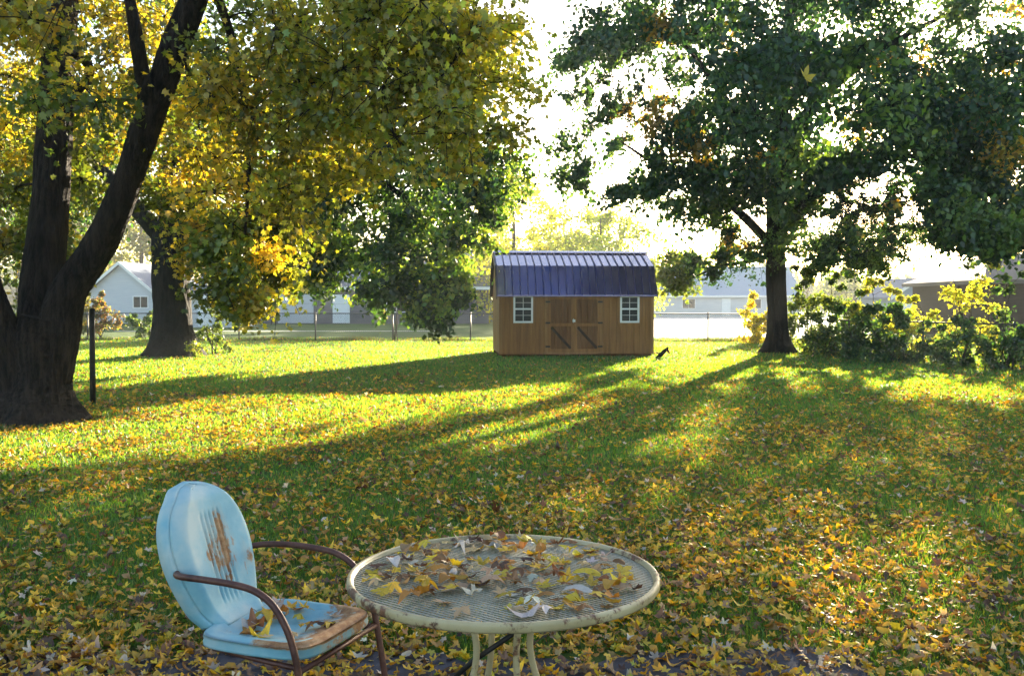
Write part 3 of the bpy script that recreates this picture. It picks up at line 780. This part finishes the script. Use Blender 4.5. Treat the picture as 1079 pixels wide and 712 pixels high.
Lt.limb('limb', [A(215, -40, 12), A(250, 60, 12.6), A(262, 160, 12.6), A(258, 250, 12.2)], [.07, .05, .035, .015], 10, 5, .04)
spec = [(60, 130, 160, 180, 40, 14.5, 18, .7), (100, 130, 180, 170, 62, 13.2, 17, .62), (90, 60, 170, 90, 16, 9.5, 11.8, .5), (275, 150, 85, 150, 46, 10.5, 15, .6), (255, 285, 38, 45, 12, 11.4, 12.8, .36), (258, 325, 16, 22, 4, 11.6, 12.2, .22),
        (410, 60, 110, 85, 44, 9.5, 14, .6), (485, 85, 55, 85, 16, 10, 13, .5), (500, 40, 45, 45, 10, 10, 13, .5), (335, 195, 55, 40, 8, 11, 14, .5), (25, 260, 50, 40, 9, 14, 16, .5), (220, 250, 30, 40, 7, 13, 15, .45), (120, -120, 260, 110, 46, 9, 17, .8), (400, -130, 160, 90, 20, 9, 14, .7), (-110, 120, 100, 200, 24, 10, 16, .7)]
Lt.fill(spec, 240, .086, lcol, None, MIDLEAF, holes=[(75, 178, 238)], corridor=[(62, 345), (73, 305), (102, 262), (128, 208), (152, 140), (178, 68), (204, 0)], ntw=10)
Lt.finish()

Mb = at(183, 375, 28.4); Mb[2] = 0
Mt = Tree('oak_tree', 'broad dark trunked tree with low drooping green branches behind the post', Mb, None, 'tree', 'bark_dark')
B_ = lambda px, py, Y=28.4: at(px, py, Y)
Mt.limb('trunk', [Mb+np.array([0, 0, -.1]), Mb+np.array([.02, 0, .5]), B_(181, 330), B_(180, 295), B_(180, 262), B_(182, 235)], [.68, .6, .54, .51, .53, .5], 64, 10, .05, .36, .04)
Mt.limb('limb', [B_(186, 262), B_(215, 242, 28), B_(250, 232, 27.6), B_(295, 222, 27.2), B_(335, 200, 27), B_(370, 176, 26.8), B_(420, 150, 26.5), B_(470, 140, 26.3)], [.34, .27, .24, .22, .20, .17, .11, .04], 18, 6, .06)
Mt.limb('limb', [B_(182, 250), B_(178, 190, 28.6), B_(186, 110, 29), B_(200, 10, 29.4), B_(215, -90, 29.8)], [.4, .33, .28, .2, .06], 18, 6, .06)
Mt.limb('limb', [B_(176, 256), B_(140, 215, 28.8), B_(100, 170, 29.3), B_(50, 110, 30)], [.3, .24, .18, .06], 16, 6, .06)
Mt.limb('limb', [B_(295, 222, 27.2), B_(300, 190, 27.4), B_(315, 150, 27.8), B_(340, 100, 28.2)], [.15, .13, .1, .04], 12, 6, .05)
Mt.limb('limb', [B_(370, 176, 26.8), B_(415, 200, 26.4), B_(450, 240, 26.0), B_(463, 290, 25.8), B_(466, 335, 25.7)], [.10, .08, .06, .04, .015], 10, 6, .05)
MG = [(.022, .06, .014), (.032, .08, .016), (.05, .10, .02)]
MLIT = [(.18, .30, .045), (.27, .36, .06), (.12, .23, .04)]  # sunlit patches of the crown, put into a lighter leaf colour
def mcol(c):
    k = rng.uniform(); py = HOR-(c[2]-CAMZ)/c[1]*1000
    return MLIT if k < (.55 if 215 < py < 300 and c[0] > -9 else .2) else MG
spec = [(395, 252, 105, 32, 26, 25, 30, .8), (450, 285, 40, 25, 8, 25, 27, .6), (410, 185, 135, 45, 62, 24.5, 31, 1.0), (390, 245, 105, 42, 30, 24.5, 31, .95), (462, 310, 26, 38, 12, 25, 26.6, .62), (418, 298, 35, 22, 6, 25, 27, .6), (500, 235, 32, 42, 9, 25, 28, .7), (300, 250, 50, 55, 14, 25, 29, .9), (335, 292, 26, 18, 4, 26, 28, .6),
        (190, 170, 150, 90, 36, 29, 34, 1.2), (500, 165, 40, 35, 9, 25, 28, .8), (250, 60, 220, 100, 46, 26, 33, 1.4), (250, -60, 180, 90, 26, 26, 33, 1.5), (60, 190, 80, 80, 14, 29, 34, 1.2)]
Mt.fill(spec, 230, .17, mcol, None, LEAF4, holes=[(75, 165, 235)], ntw=12)
Mt.finish(prune=True)

Rb = at(820, 371, 30.2); Rb[2] = 0
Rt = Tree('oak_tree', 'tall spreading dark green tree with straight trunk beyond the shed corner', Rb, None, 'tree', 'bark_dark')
C_ = lambda px, py, Y=30.2: at(px, py, Y)
Rt.limb('trunk', [Rb+np.array([0, 0, -.1]), Rb+np.array([0, 0, .35]), C_(819, 335), C_(818, 300), C_(817, 255), C_(818, 190), C_(824, 110), C_(832, 20), C_(840, -80)], [.42, .36, .32, .305, .30, .28, .23, .16, .05], 36, 7, .05, .45)
for pts, rr in (([C_(817, 262), C_(780, 225, 29.5), C_(735, 190, 28.5), C_(690, 172, 27.5), C_(655, 150, 27)], [.16, .13, .10, .06, .02]),
                ([C_(818, 240), C_(860, 205, 29), C_(920, 170, 28), C_(1000, 165, 27.5), C_(1080, 180, 26.5)], [.15, .12, .09, .05, .02]),
                ([C_(818, 190), C_(780, 130, 30), C_(740, 70, 30), C_(700, 20, 30)], [.18, .14, .1, .03]),
                ([C_(822, 150), C_(880, 90, 30.5), C_(950, 40, 31), C_(1030, 0, 31)], [.18, .14, .1, .03]),
                ([C_(818, 225), C_(830, 180, 27.5), C_(850, 120, 25), C_(860, 60, 23.5)], [.18, .14, .1, .03]),
                ([C_(818, 215), C_(840, 160, 33), C_(860, 90, 35.5), C_(870, 40, 37)], [.18, .14, .1, .03]),
                ([C_(817, 268), C_(790, 275, 31.5), C_(755, 282, 33), C_(715, 300, 34)], [.09, .07, .05, .02])):
    Rt.limb('limb', pts, rr, 14, 6, .05)
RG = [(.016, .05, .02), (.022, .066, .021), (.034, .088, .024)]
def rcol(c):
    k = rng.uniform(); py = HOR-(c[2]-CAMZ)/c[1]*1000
    if c[1] > 32.5 and py > 255: return [(.20, .26, .05), (.14, .22, .04)]  # low hanging branch, sunlight put into brighter leaf colours
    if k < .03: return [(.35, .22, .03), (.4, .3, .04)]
    if c[0]/c[1] < .2 and k < .6: return [(.04, .10, .05), (.06, .13, .05), (.09, .16, .045)]  # haze and bloom put into paler teal leaf colours
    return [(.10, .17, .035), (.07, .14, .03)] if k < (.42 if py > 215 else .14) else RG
spec = [(930, 90, 175, 150, 165, 25, 35, 1.1), (1000, 150, 90, 80, 34, 24, 32, .9), (640, 150, 50, 25, 8, 26, 29, .7), (720, 85, 85, 70, 44, 26, 34, .95), (640, 75, 45, 45, 16, 26, 30, .8), (600, 85, 22, 18, 4, 26, 28, .6), (620, 188, 24, 22, 4, 26.5, 28, .6), (675, 190, 40, 20, 8, 26.5, 29, .65), (715, 195, 65, 28, 16, 26, 31, .75), (690, 130, 60, 40, 16, 26, 31, .8), (960, 240, 60, 25, 14, 24, 29, .7), (1010, 120, 70, 60, 14, 24, 30, .9), (770, 185, 50, 45, 18, 26, 33, .95), (792, 250, 30, 25, 7, 28, 31, .7), (870, 235, 75, 40, 34, 25, 33, .95), (905, 262, 45, 22, 12, 25, 29, .65), (860, 195, 70, 40, 22, 26, 33, .95), (890, 225, 70, 45, 30, 24, 34, .85), (880, 268, 55, 16, 12, 26, 31, .55), (885, 245, 95, 25, 20, 25, 32, .75), (805, 235, 45, 25, 10, 27, 31, .7), (1035, 245, 50, 22, 10, 23, 27, .6), (757, 276, 30, 14, 6, 31.5, 33.5, .5),
        (1030, 215, 55, 35, 16, 23, 30, .85), (960, 215, 50, 25, 9, 25, 30, .8), (1060, 250, 25, 15, 4, 23, 25, .5), (850, -90, 230, 100, 72, 25, 36, 1.5), (690, 15, 70, 40, 18, 26, 34, 1.0), (1130, 110, 80, 140, 26, 24, 33, 1.2), (728, 292, 38, 26, 10, 33, 35.5, .65), (850, 60, 120, 120, 30, 20, 25, 1.1)]
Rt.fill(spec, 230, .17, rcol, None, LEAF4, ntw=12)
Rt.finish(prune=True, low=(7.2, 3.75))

# ------------------------------------------------------------------ post
mb = MB(); p = at(98, 425, 15.1)
mb.tube([(0, 0, -.1), (.0, 0, .6), (.008, 0, 1.2), (.012, .0, 1.5)], [.045, .044, .043, .043], 10)
mb.lathe([(.0, 1.52), (.04, 1.515), (.048, 1.5), (.045, 1.49)], 10, (.012, 0))
po = mb.build('post', M['black_iron'], None, True); po.location = (p[0], p[1], 0)
tag(po, 'thin dark metal post standing in the grass beside the forked tree', 'post')

# ------------------------------------------------------------------ fences
M['galv'] = simple('galvanised', (.045, .045, .05), (.08, .08, .09), 10, .5, .2, .1, .003)  # steel coloured dark so the fence reads as backlit
def fence(label, path, h, post_step, name='chain_link_fence', start=0.):
    root = empty(name, (*path[0], 0)); tag(root, label, 'fence'); b = Vector((*path[0], 0))
    rail = MB(); link = MB()
    d0 = start
    for a, c in zip(path, path[1:]):
        a, c = Vector((*a, 0)), Vector((*c, 0)); L = (c-a).length; u = (c-a)/L
        rail.tube([a-b+Vector((0, 0, h)), c-b+Vector((0, 0, h))], .022, 8)
        t = d0
        while t <= L+.01:
            pm = MB(); q = a+u*t-b
            pm.tube([q+Vector((0, 0, -.1)), q+Vector((0, 0, h+.03))], .032, 8); pm.lathe([(0, h+.06), (.025, h+.05), (.036, h+.03), (.036, h+.01)], 8, (q.x, q.y)); pm.build('post', M['galv'], root, True); t += post_step
        d0 = 0
        s = .085; r = .0026
        n_ = int(L/s); hh = h-.03
        for k in range(-int(hh/s), n_):
            for sg in (1, -1):
                t0 = k*s if sg == 1 else k*s+hh
                t1 = t0+sg*hh; z0, z1 = .03, .03+hh
                # clip to 0..L
                ta, tb_, za, zb = t0, t1, z0, z1
                if min(ta, tb_) < 0 or max(ta, tb_) > L:
                    lo_t, hi_t = 0, L
                    def zat(t): return z0+(t-t0)/(t1-t0)*(z1-z0)
                    na, nb = min(max(ta, lo_t), hi_t), min(max(tb_, lo_t), hi_t)
                    if abs(na-nb) < .02: continue
                    za, zb = zat(na), zat(nb); ta, tb_ = na, nb
                p, q = a+u*ta-b, a+u*tb_-b; off = Vector((-u.y, u.x, 0))*.004*sg
                link.tube([p+Vector((0, 0, za))+off, q+Vector((0, 0, zb))+off], r, 3, False)
    rail.build('top_rail', M['galv'], root, True); link.build('wire_mesh', M['galv'], root)
    return root
fence('long chain link fence running behind the shed across the yard', [(-27.6, 40.5), (9.9, 38.6)], 1.14, 3.24)
fence('chain link fence overgrown with shrubs in front of the brown house', [(9.95, 38.4), (9.15, 31.5), (14.6, 18)], 1.06, 2.9, start=1.0)

# rank weeds along the foot of the fence
n = 9000; tt = rng.uniform(0, 1, n); x = -27.5+37.3*tt; y = 40.5-1.9*tt+rng.normal(0, .12, n); h = rng.uniform(.05, .2, n)*(1+.5*np.sin(x*1.7)); a_ = rng.uniform(0, 6.28, n); wd = rng.uniform(.012, .03, n)
B = np.stack([x, y, np.full(n, -.004)], 1); S = np.stack([np.cos(a_)*wd/2, np.sin(a_)*wd/2, np.zeros(n)], 1)
V = np.stack([B-S, B+S, B+np.stack([rng.normal(0, .04, n), rng.normal(0, .04, n), h], 1)], 1).reshape(-1, 3)
tag(np_mesh('weeds', V, [np.arange(n)[:, None]*3+np.array([[0, 1, 2]])], M['leaf'], None, np.repeat(pick([(.05, .06, .02), (.03, .05, .015), (.09, .08, .03)], n), 3, 0)), kind='stuff')

# ------------------------------------------------------------------ houses
def house(name, label, cx, Y, W, D, eave, ridge, wall, roof, gable='x', rz=0, wins=(), doors=(), over=.4, cat='house'):
    root = empty(name, (cx, Y, 0), rz); tag(root, label, cat)
    mb = MB(); x0, x1 = -W/2, W/2
    if gable == 'x':   # ridge runs along x
        poly = [(0, -.1), (D, -.1), (D, eave), (D/2, ridge), (0, eave)]; mb.prism(poly, 'x', x0, x1)
        mb.build('wall', wall, root)
        sl = (ridge-eave)/(D/2); mb = MB()
        for p, q in (((-over, eave-over*sl), (D/2, ridge)), ((D/2, ridge), (D+over, eave-over*sl))):
            mb.prism([(p[0], p[1]+.02), (q[0], q[1]+.02), (q[0], q[1]+.2), (p[0], p[1]+.2)], 'x', x0-over, x1+over)
        rf = mb.build('roof', roof, root)
        mb = MB(); mb.box(x0-over, x1+over, -over-.03, -over-.002, eave-over*sl-.02, eave-over*sl+.2); mb.build('fascia', M['white_paint'], rf)
    elif gable == 'hip':
        mb.box(x0, x1, 0, D, -.1, eave); mb.build('wall', wall, root)
        mb = MB(); o_ = over; V = [(x0-o_, -o_, eave), (x1+o_, -o_, eave), (x1+o_, D+o_, eave), (x0-o_, D+o_, eave), (x0+D*.22, D/2, ridge), (x1-D*.22, D/2, ridge)]
        mb.add(V, [(3, 2, 1, 0), (0, 1, 5, 4), (1, 2, 5), (2, 3, 4, 5), (3, 0, 4)]); rf = mb.build('roof', roof, root)
        mb = MB(); mb.box(x0-o_-.02, x1+o_+.02, -o_-.02, D+o_+.02, eave-.17, eave-.003); mb.build('fascia', M['shingle_tan'], rf)
    else:              # gable faces the yard
        poly = [(x0, -.1), (x1, -.1), (x1, eave), (0, ridge), (x0, eave)]; mb.prism(poly, 'y', 0, D)
        mb.build('wall', wall, root)
        sl = (ridge-eave)/(W/2); mb = MB()
        for sg in (-1, 1):
            p, q = (sg*(W/2+over), eave-over*sl), (0, ridge)
            mb.prism([(p[0], p[1]+.02), (q[0], q[1]+.02), (q[0], q[1]+.2), (p[0], p[1]+.2)], 'y', -over, D+over)
        rf = mb.build('roof', roof, root)
        for sg in (-1, 1):
            mb = MB(); p, q = (sg*(W/2+over), eave-over*sl), (0, ridge)
            mb.prism([(p[0], p[1]-.03), (q[0], q[1]-.03), (q[0], q[1]+.22), (p[0], p[1]+.22)], 'y', -over-.04, -over-.003); mb.build('bargeboard', M['white_paint'], rf)
    for (a, b, z0, z1) in wins:
        mb = MB()
        for q in ((a-.07, a, z0-.07, z1+.07), (b, b+.07, z0-.07, z1+.07), (a, b, z1, z1+.07), (a, b, z0-.07, z0), ((a+b)/2-.02, (a+b)/2+.02, z0, z1)):
            mb.box(q[0], q[1], -.05, -.002, q[2], q[3])
        w_ = mb.build('window', M['white_paint'], root); mb = MB(); mb.box(a, b, -.02, -.004, z0, z1); mb.build('pane', M['glass'], w_)
    for (a, b, z1, mt) in doors:
        mb = MB()
        for k in range(3): mb.box(a, b, -.04, -.003, .05+k*(z1-.05)/3+.01, .05+(k+1)*(z1-.05)/3)
        d = mb.build('door', mt, root); mb = MB(); mb.tube([(b-.1, -.08, .98), (b-.1, -.04, .98)], .03, 8); mb.build('handle', M['steel'], d)
    return root
M['siding_white'] = simple('siding_white', (.46, .49, .55), (.55, .57, .61), .7, .8, 0, .15, .01, (1, 1, 12))
M['siding_blue'] = simple('siding_blue', (.17, .23, .33), (.23, .29, .38), .7, .8, 0, .15, .01, (1, 1, 12))
M['siding_grey'] = simple('siding_grey', (.085, .085, .105), (.125, .125, .15), .7, .8, 0, .15, .01, (1, 1, 12))
M['siding_brown'] = simple('siding_brown', (.026, .014, .011), (.042, .024, .019), 1.5, .85, 0, .3, .02, (1, 1, 8))
M['shingle_grey'] = simple('shingle_grey', (.12, .12, .135), (.2, .2, .22), 3, .85, 0, .4, .02, (1, 6, 6))
M['shingle_blue'] = simple('shingle_blue', (.10, .13, .19), (.17, .2, .28), 3, .85, 0, .4, .02, (1, 6, 6))
M['shingle_haze'] = simple('shingle_hazed', (.16, .25, .37), (.22, .31, .42), 3, .85, 0, .3, .02, (1, 6, 6))  # distant haze put into the roof colour, bluer and lighter
M['shingle_tan'] = simple('shingle_tan', (.10, .08, .075), (.16, .135, .125), 3, .85, 0, .4, .02, (1, 6, 6))
M['door_white'] = simple('door_white', (.7, .73, .78), (.78, .8, .82), 3, .6, 0, .1, .005)
M['shutter_brown'] = simple('shutter_brown', (.2, .11, .09), (.28, .17, .13), 5, .7)
h1 = house('white_house', 'white gabled house seen between the forked tree and the broad dark trunk', (128-CXP)/1000*72, 72, 5.2, 9, 2.35, 4.45, M['siding_white'], M['shingle_blue'], 'y', R(-6), [(1.0, 2.1, 1.2, 2.0)], [], .35)
h2 = house('grey_house', 'long low grey house with white door behind the back fence', (365-CXP)/1000*70, 70, 21, 9, 2.7, 4.6, M['siding_grey'], M['shingle_grey'], 'x', R(2), [(-7.2, -5.6, .9, 2.0), (3.0, 4.4, .9, 2.0), (6.6, 8.0, .9, 2.0)], [(-1.0, .25, 2.15, M['door_white']), (-5.0, -2.4, 2.2, M['siding_white'])])
h3 = house('pale_house', 'tall pale blue house partly hidden by the shed roofline', (500-CXP)/1000*78, 79, 6.2, 9, 4.6, 6.0, M['siding_blue'], M['shingle_blue'], 'x', R(-2), [(-1.6, -.4, 1.0, 2.3), (1.4, 2.6, 1.0, 2.3), (1.4, 2.6, 3.2, 4.1)], [])
h4 = house('brown_house', 'dark brown house with tan shingle roof behind the overgrown fence', (1085-CXP)/1000*42+3.1, 41, 10.6, 9, 2.58, 3.95, M['siding_brown'], M['shingle_tan'], 'hip', R(-3), [(1.2, 2.4, 1.0, 2.0)], [(-1.2, -.3, 2.05, M['shutter_brown'])])
h5 = house('garage', 'small pale garage with gable roof beside the brown house', (966-CXP)/1000*66, 66, 3.4, 6, 1.9, 3.1, M['siding_blue'], M['shingle_blue'], 'y', 0, [], [(-1.0, 1.0, 1.7, M['door_white'])], .2, 'garage')
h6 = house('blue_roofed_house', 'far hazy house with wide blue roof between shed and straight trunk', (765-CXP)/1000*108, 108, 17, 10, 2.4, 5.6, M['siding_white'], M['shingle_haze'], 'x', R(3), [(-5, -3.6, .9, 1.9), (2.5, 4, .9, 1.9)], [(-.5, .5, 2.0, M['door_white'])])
h7 = house('white_garage', 'bluish white outbuilding with low roof beside the broad dark trunk', (222-CXP)/1000*60, 60, 3.4, 4, 1.9, 2.5, M['siding_white'], M['shingle_grey'], 'x', 0, [], [(-.8, .2, 1.7, M['door_white'])], .25, 'outbuilding')

# pale concrete drive beyond the fence, path to the grey house
d = MB().add([at(655, 358, 42)*[1, 1, 0]+[0, 0, .006], at(850, 358, 42)*[1, 1, 0]+[0, 0, .006], np.array([36, 106, .006]), np.array([14, 106, .006])], [(0, 1, 2, 3)]).build('driveway', M['concrete']); tag(d, kind='structure')
d = MB().add([(-22, 52, .006), (-4, 52, .006), (-4, 52.9, .006), (-22, 52.9, .006)], [(0, 1, 2, 3)]).build('path', M['concrete']); tag(d, kind='structure')

# ------------------------------------------------------------------ shrubs and background trees
def shrub(name, label, px, Y, w, h, cols, n=9, nl=130, size=.1, group=None, cat='shrub', depth=.7, tmpl=LEAF4):
    b = np.array([(px-CXP)/1000*Y, Y, 0.]); t = Tree(name, label, b, group, cat, 'bark_far')
    for k in range(4):
        e = b+np.array([random.uniform(-.35, .35)*w, random.uniform(-.3, .3)*depth, h*random.uniform(.5, .8)])
        P = catmull([b+np.array([random.uniform(-.1, .1), 0, -.05]), (b+e)/2+np.array([random.uniform(-.05, .05), 0, 0]), e], 4)
        mb = MB(); mb.tube([tuple(p-b) for p in P], list(np.linspace(.022, .007, len(P))), 6); mb.build('stem', M['bark_far'], t.root, True)
        for p in P[2:]: t.np_.append(p); t.nr.append(.012)
    for k in range(int(n*1.6)):
        a = random.uniform(0, 6.28); q = math.sqrt(random.random())
        z = h*(.06+.70*random.random()); sh_ = random.random() < .2; z = h*random.uniform(.8, 1.2) if sh_ else z; wz = w/2*(1.05-.5*min(1, z/h)**2)*random.uniform(.85, 1.2)
        c = b+np.array([math.cos(a)*q*wz, math.sin(a)*q*depth, z])
        t.clump(c, min(.36, .20*max(w, h))*(random.uniform(.3, .6) if sh_ else random.uniform(.6, 1.15)), nl, size, cols, None, tmpl, ntw=8)
    return t.finish()
DK = [(.03, .085, .022), (.05, .12, .028), (.085, .15, .032)]; LG = [(.13, .2, .04), (.2, .25, .05), (.09, .15, .03)]; YG = [(.38, .42, .04), (.28, .36, .05), (.46, .44, .05)]
G = 'shrubs along the overgrown fence'
shrub('shrub', 'light green leafy shrub just beside the straight dark trunk', 852, 30.5, 1.5, 2.4, LG, 20, 150)
shrub('shrub', 'tall pale green shrub behind the dark fence shrubs', 888, 30.5, 1.5, 2.2, LG+DK, 16, 150)
shrub('shrub', 'dark low rounded shrub in the middle of the overgrown fence', 906, 26.8, 1.9, 1.35, DK, 18, 170)
shrub('shrub', 'dark bushy shrub in front of yellow leaved bush', 940, 25.6, 1.6, 1.25, DK, 15, 170)
shrub('shrub', 'low dark shrub between trunk and rounded fence shrub', 872, 28.4, 1.5, 1.1, DK+LG, 13, 150)
shrub('shrub', 'sunlit yellow leaved bush rising over the dark fence shrubs', 925, 30, 2.2, 2.0, YG, 18, 140)
shrub('shrub', 'small yellow bush at the corner of the brown house', 962, 27.5, 1.4, 1.5, YG, 10, 130)
shrub('shrub', 'green shrub growing through the fence beneath the yellow sapling', 1013, 23.7, 1.5, 1.15, DK+[(.06, .11, .03)], 13, 150)
shrub('shrub', 'dull green vine covered shrub at the end of the fence', 1064, 22.6, 1.3, 1.15, DK+[(.07, .11, .03)], 12, 150)
shrub('shrub', 'thin straggly shrub before the fence wire by the brown house', 983, 25, 1.0, .9, DK, 6, 90)
shrub('shrub', 'bright yellow bush against the fence beside the straight dark trunk', 797, 36.8, 1.1, 1.75, [(.6, .5, .03), (.5, .45, .04), (.42, .42, .05)], 11, 130, .12)
shrub('sapling', 'yellow leaved sapling in front of the brown house wall', 1022, 26.5, 1.4, 3.0, [(.36, .38, .04), (.26, .33, .05), (.44, .42, .05)], 13, 90, .10, cat='sapling')
shrub('sapling', 'slim green sapling by the end of the brown wall', 1062, 25, .7, 2.0, [(.06, .13, .04), (.1, .17, .05)], 7, 70, .12, cat='sapling')
shrub('sapling', 'small pale green sapling at the foot of the broad dark trunk', 226, 29.5, .9, 1.25, LG, 7, 60, .11, cat='sapling')
shrub('sapling', 'thin grey sapling beneath drooping branches against the fence', 417, 39.5, 1.6, 3.0, [(.2, .19, .1), (.14, .15, .07)], 8, 60, .12, cat='sapling')
shrub('shrub', 'reddish brown shrub before the white gabled house', 105, 41.8, 1.8, 1.7, [(.25, .13, .06), (.2, .16, .06), (.12, .14, .04)], 14, 130, .12)
shrub('shrub', 'green shrub beside the white gabled house window', 152, 42.5, 1.3, 1.2, LG+DK, 12, 130, .12)
shrub('shrub', 'olive shrub behind the dark post', 80, 41.5, 1.6, 2.2, [(.22, .2, .05), (.15, .17, .04)], 14, 130, .12)
shrub('shrub', 'low weeds growing at the sunlit side of the broad trunk', 206, 27.9, .7, .5, LG+YG, 5, 60, .08)
shrub('shrub', 'dull green bush against the fence behind the forked tree', 30, 41, 3.0, 2.4, LG+DK, 16, 140, .12)

def bgtree(name, label, px, Y, h, cw, cols, n=34, nl=130, size=.35, zb=.25, bare=False):
    b = np.array([(px-CXP)/1000*Y, Y, 0.]); t = Tree(name, label, b, None, 'tree', 'bark_far')
    t.limb('trunk', [b+np.array([0, 0, -.2]), b+np.array([0, 0, h*.25]), b+np.array([.1, 0, h*.6]), b+np.array([.0, 0, h*.95])], [.24, .2, .14, .03], 12, 6, .05)
    for k in range(n):
        a = random.uniform(0, 6.28); z = h*(zb+(1-zb)*random.random()); f = (z/h-zb)/(1-zb)
        q = math.sqrt(random.random())*cw/2*math.sqrt(max(.05, 1-(2*f-.85)**2*.8))
        t.clump(b+np.array([math.cos(a)*q, math.sin(a)*q, z-.2]), cw*.16, nl, size, cols, None, LEAF4, ntw=9)
    return t.finish()
YB = [(.42, .45, .05), (.34, .40, .05), (.5, .5, .06)]
bgtree('maple_tree', 'hazy yellow tree standing behind the shed roof peak end', 540, 72, 11.6, 9.5, YB, 60, 170, .3, .1)
bgtree('maple_tree', 'hazy yellow green tree rising over the middle of the shed roof', 632, 76, 9.2, 10, [(.34, .40, .05), (.26, .34, .05)], 60, 170, .3, .1)
bgtree('birch_tree', 'thin blue green hazy tree showing just above the shed ridge', 584, 92, 9.4, 8, [(.2, .27, .14)], 36, 110, .3, .1)
bgtree('maple_tree', 'hazy pale tree far behind the drooping branches', 455, 98, 9, 9, [(.2, .24, .06), (.3, .28, .06)], 28)
bgtree('maple_tree', 'hazy green tree far behind the white gabled house', 90, 96, 11, 10, [(.14, .18, .05), (.2, .2, .05)], 34)
bgtree('maple_tree', 'hazy olive tree beyond the broad dark trunk', 215, 94, 10, 10, [(.16, .18, .05), (.24, .22, .05)], 34)
bgtree('maple_tree', 'hazy tree at the far side of the grey house roof', 330, 92, 8.5, 9, [(.13, .17, .05)], 30)
bgtree('maple_tree', 'faint hazy tree beyond the small pale garage', 900, 120, 5.8, 9, [(.16, .19, .07)], 26)
bgtree('maple_tree', 'tall olive tree beyond the fence behind the forked trunk', 20, 86, 23, 20, [(.2, .21, .04), (.28, .25, .04), (.14, .17, .03)], 70, 220, .4, .2)
bgtree('maple_tree', 'tall dark green tree beyond the fence at the edge of the forked tree crown', 150, 92, 22, 18, [(.12, .15, .03), (.2, .2, .04)], 70, 220, .4, .2)
# far woods
wv, wf, wc, nv = [], [], [], 0
for k in range(520):
    x = random.uniform(-190, 190); Y = random.uniform(185, 225); h = random.uniform(3, 8)+3*math.sin(x*.05)
    c = np.array([x, Y, 0.]) + rng.normal(0, 1, (70, 3))*np.array([3, 2, 2.0])+np.array([0, 0, h*.55])
    c[:, 2] = np.abs(c[:, 2]); n = len(c)
    V, Fs = scatter(LEAF4, c, unit(rng.normal(0, 1, (n, 3))), unit(rng.normal(0, 1, (n, 3))), np.full(n, 1.5))
    wv.append(V); wf.append(Fs+nv); nv += len(V); wc.append(np.repeat(pick([(.1, .12, .04), (.16, .15, .04), (.07, .1, .04)], n), len(LEAF4[0]), 0))
tag(np_mesh('far_woods', np.concatenate(wv), [np.concatenate(wf)], M['leaf'], None, np.concatenate(wc)), kind='stuff')
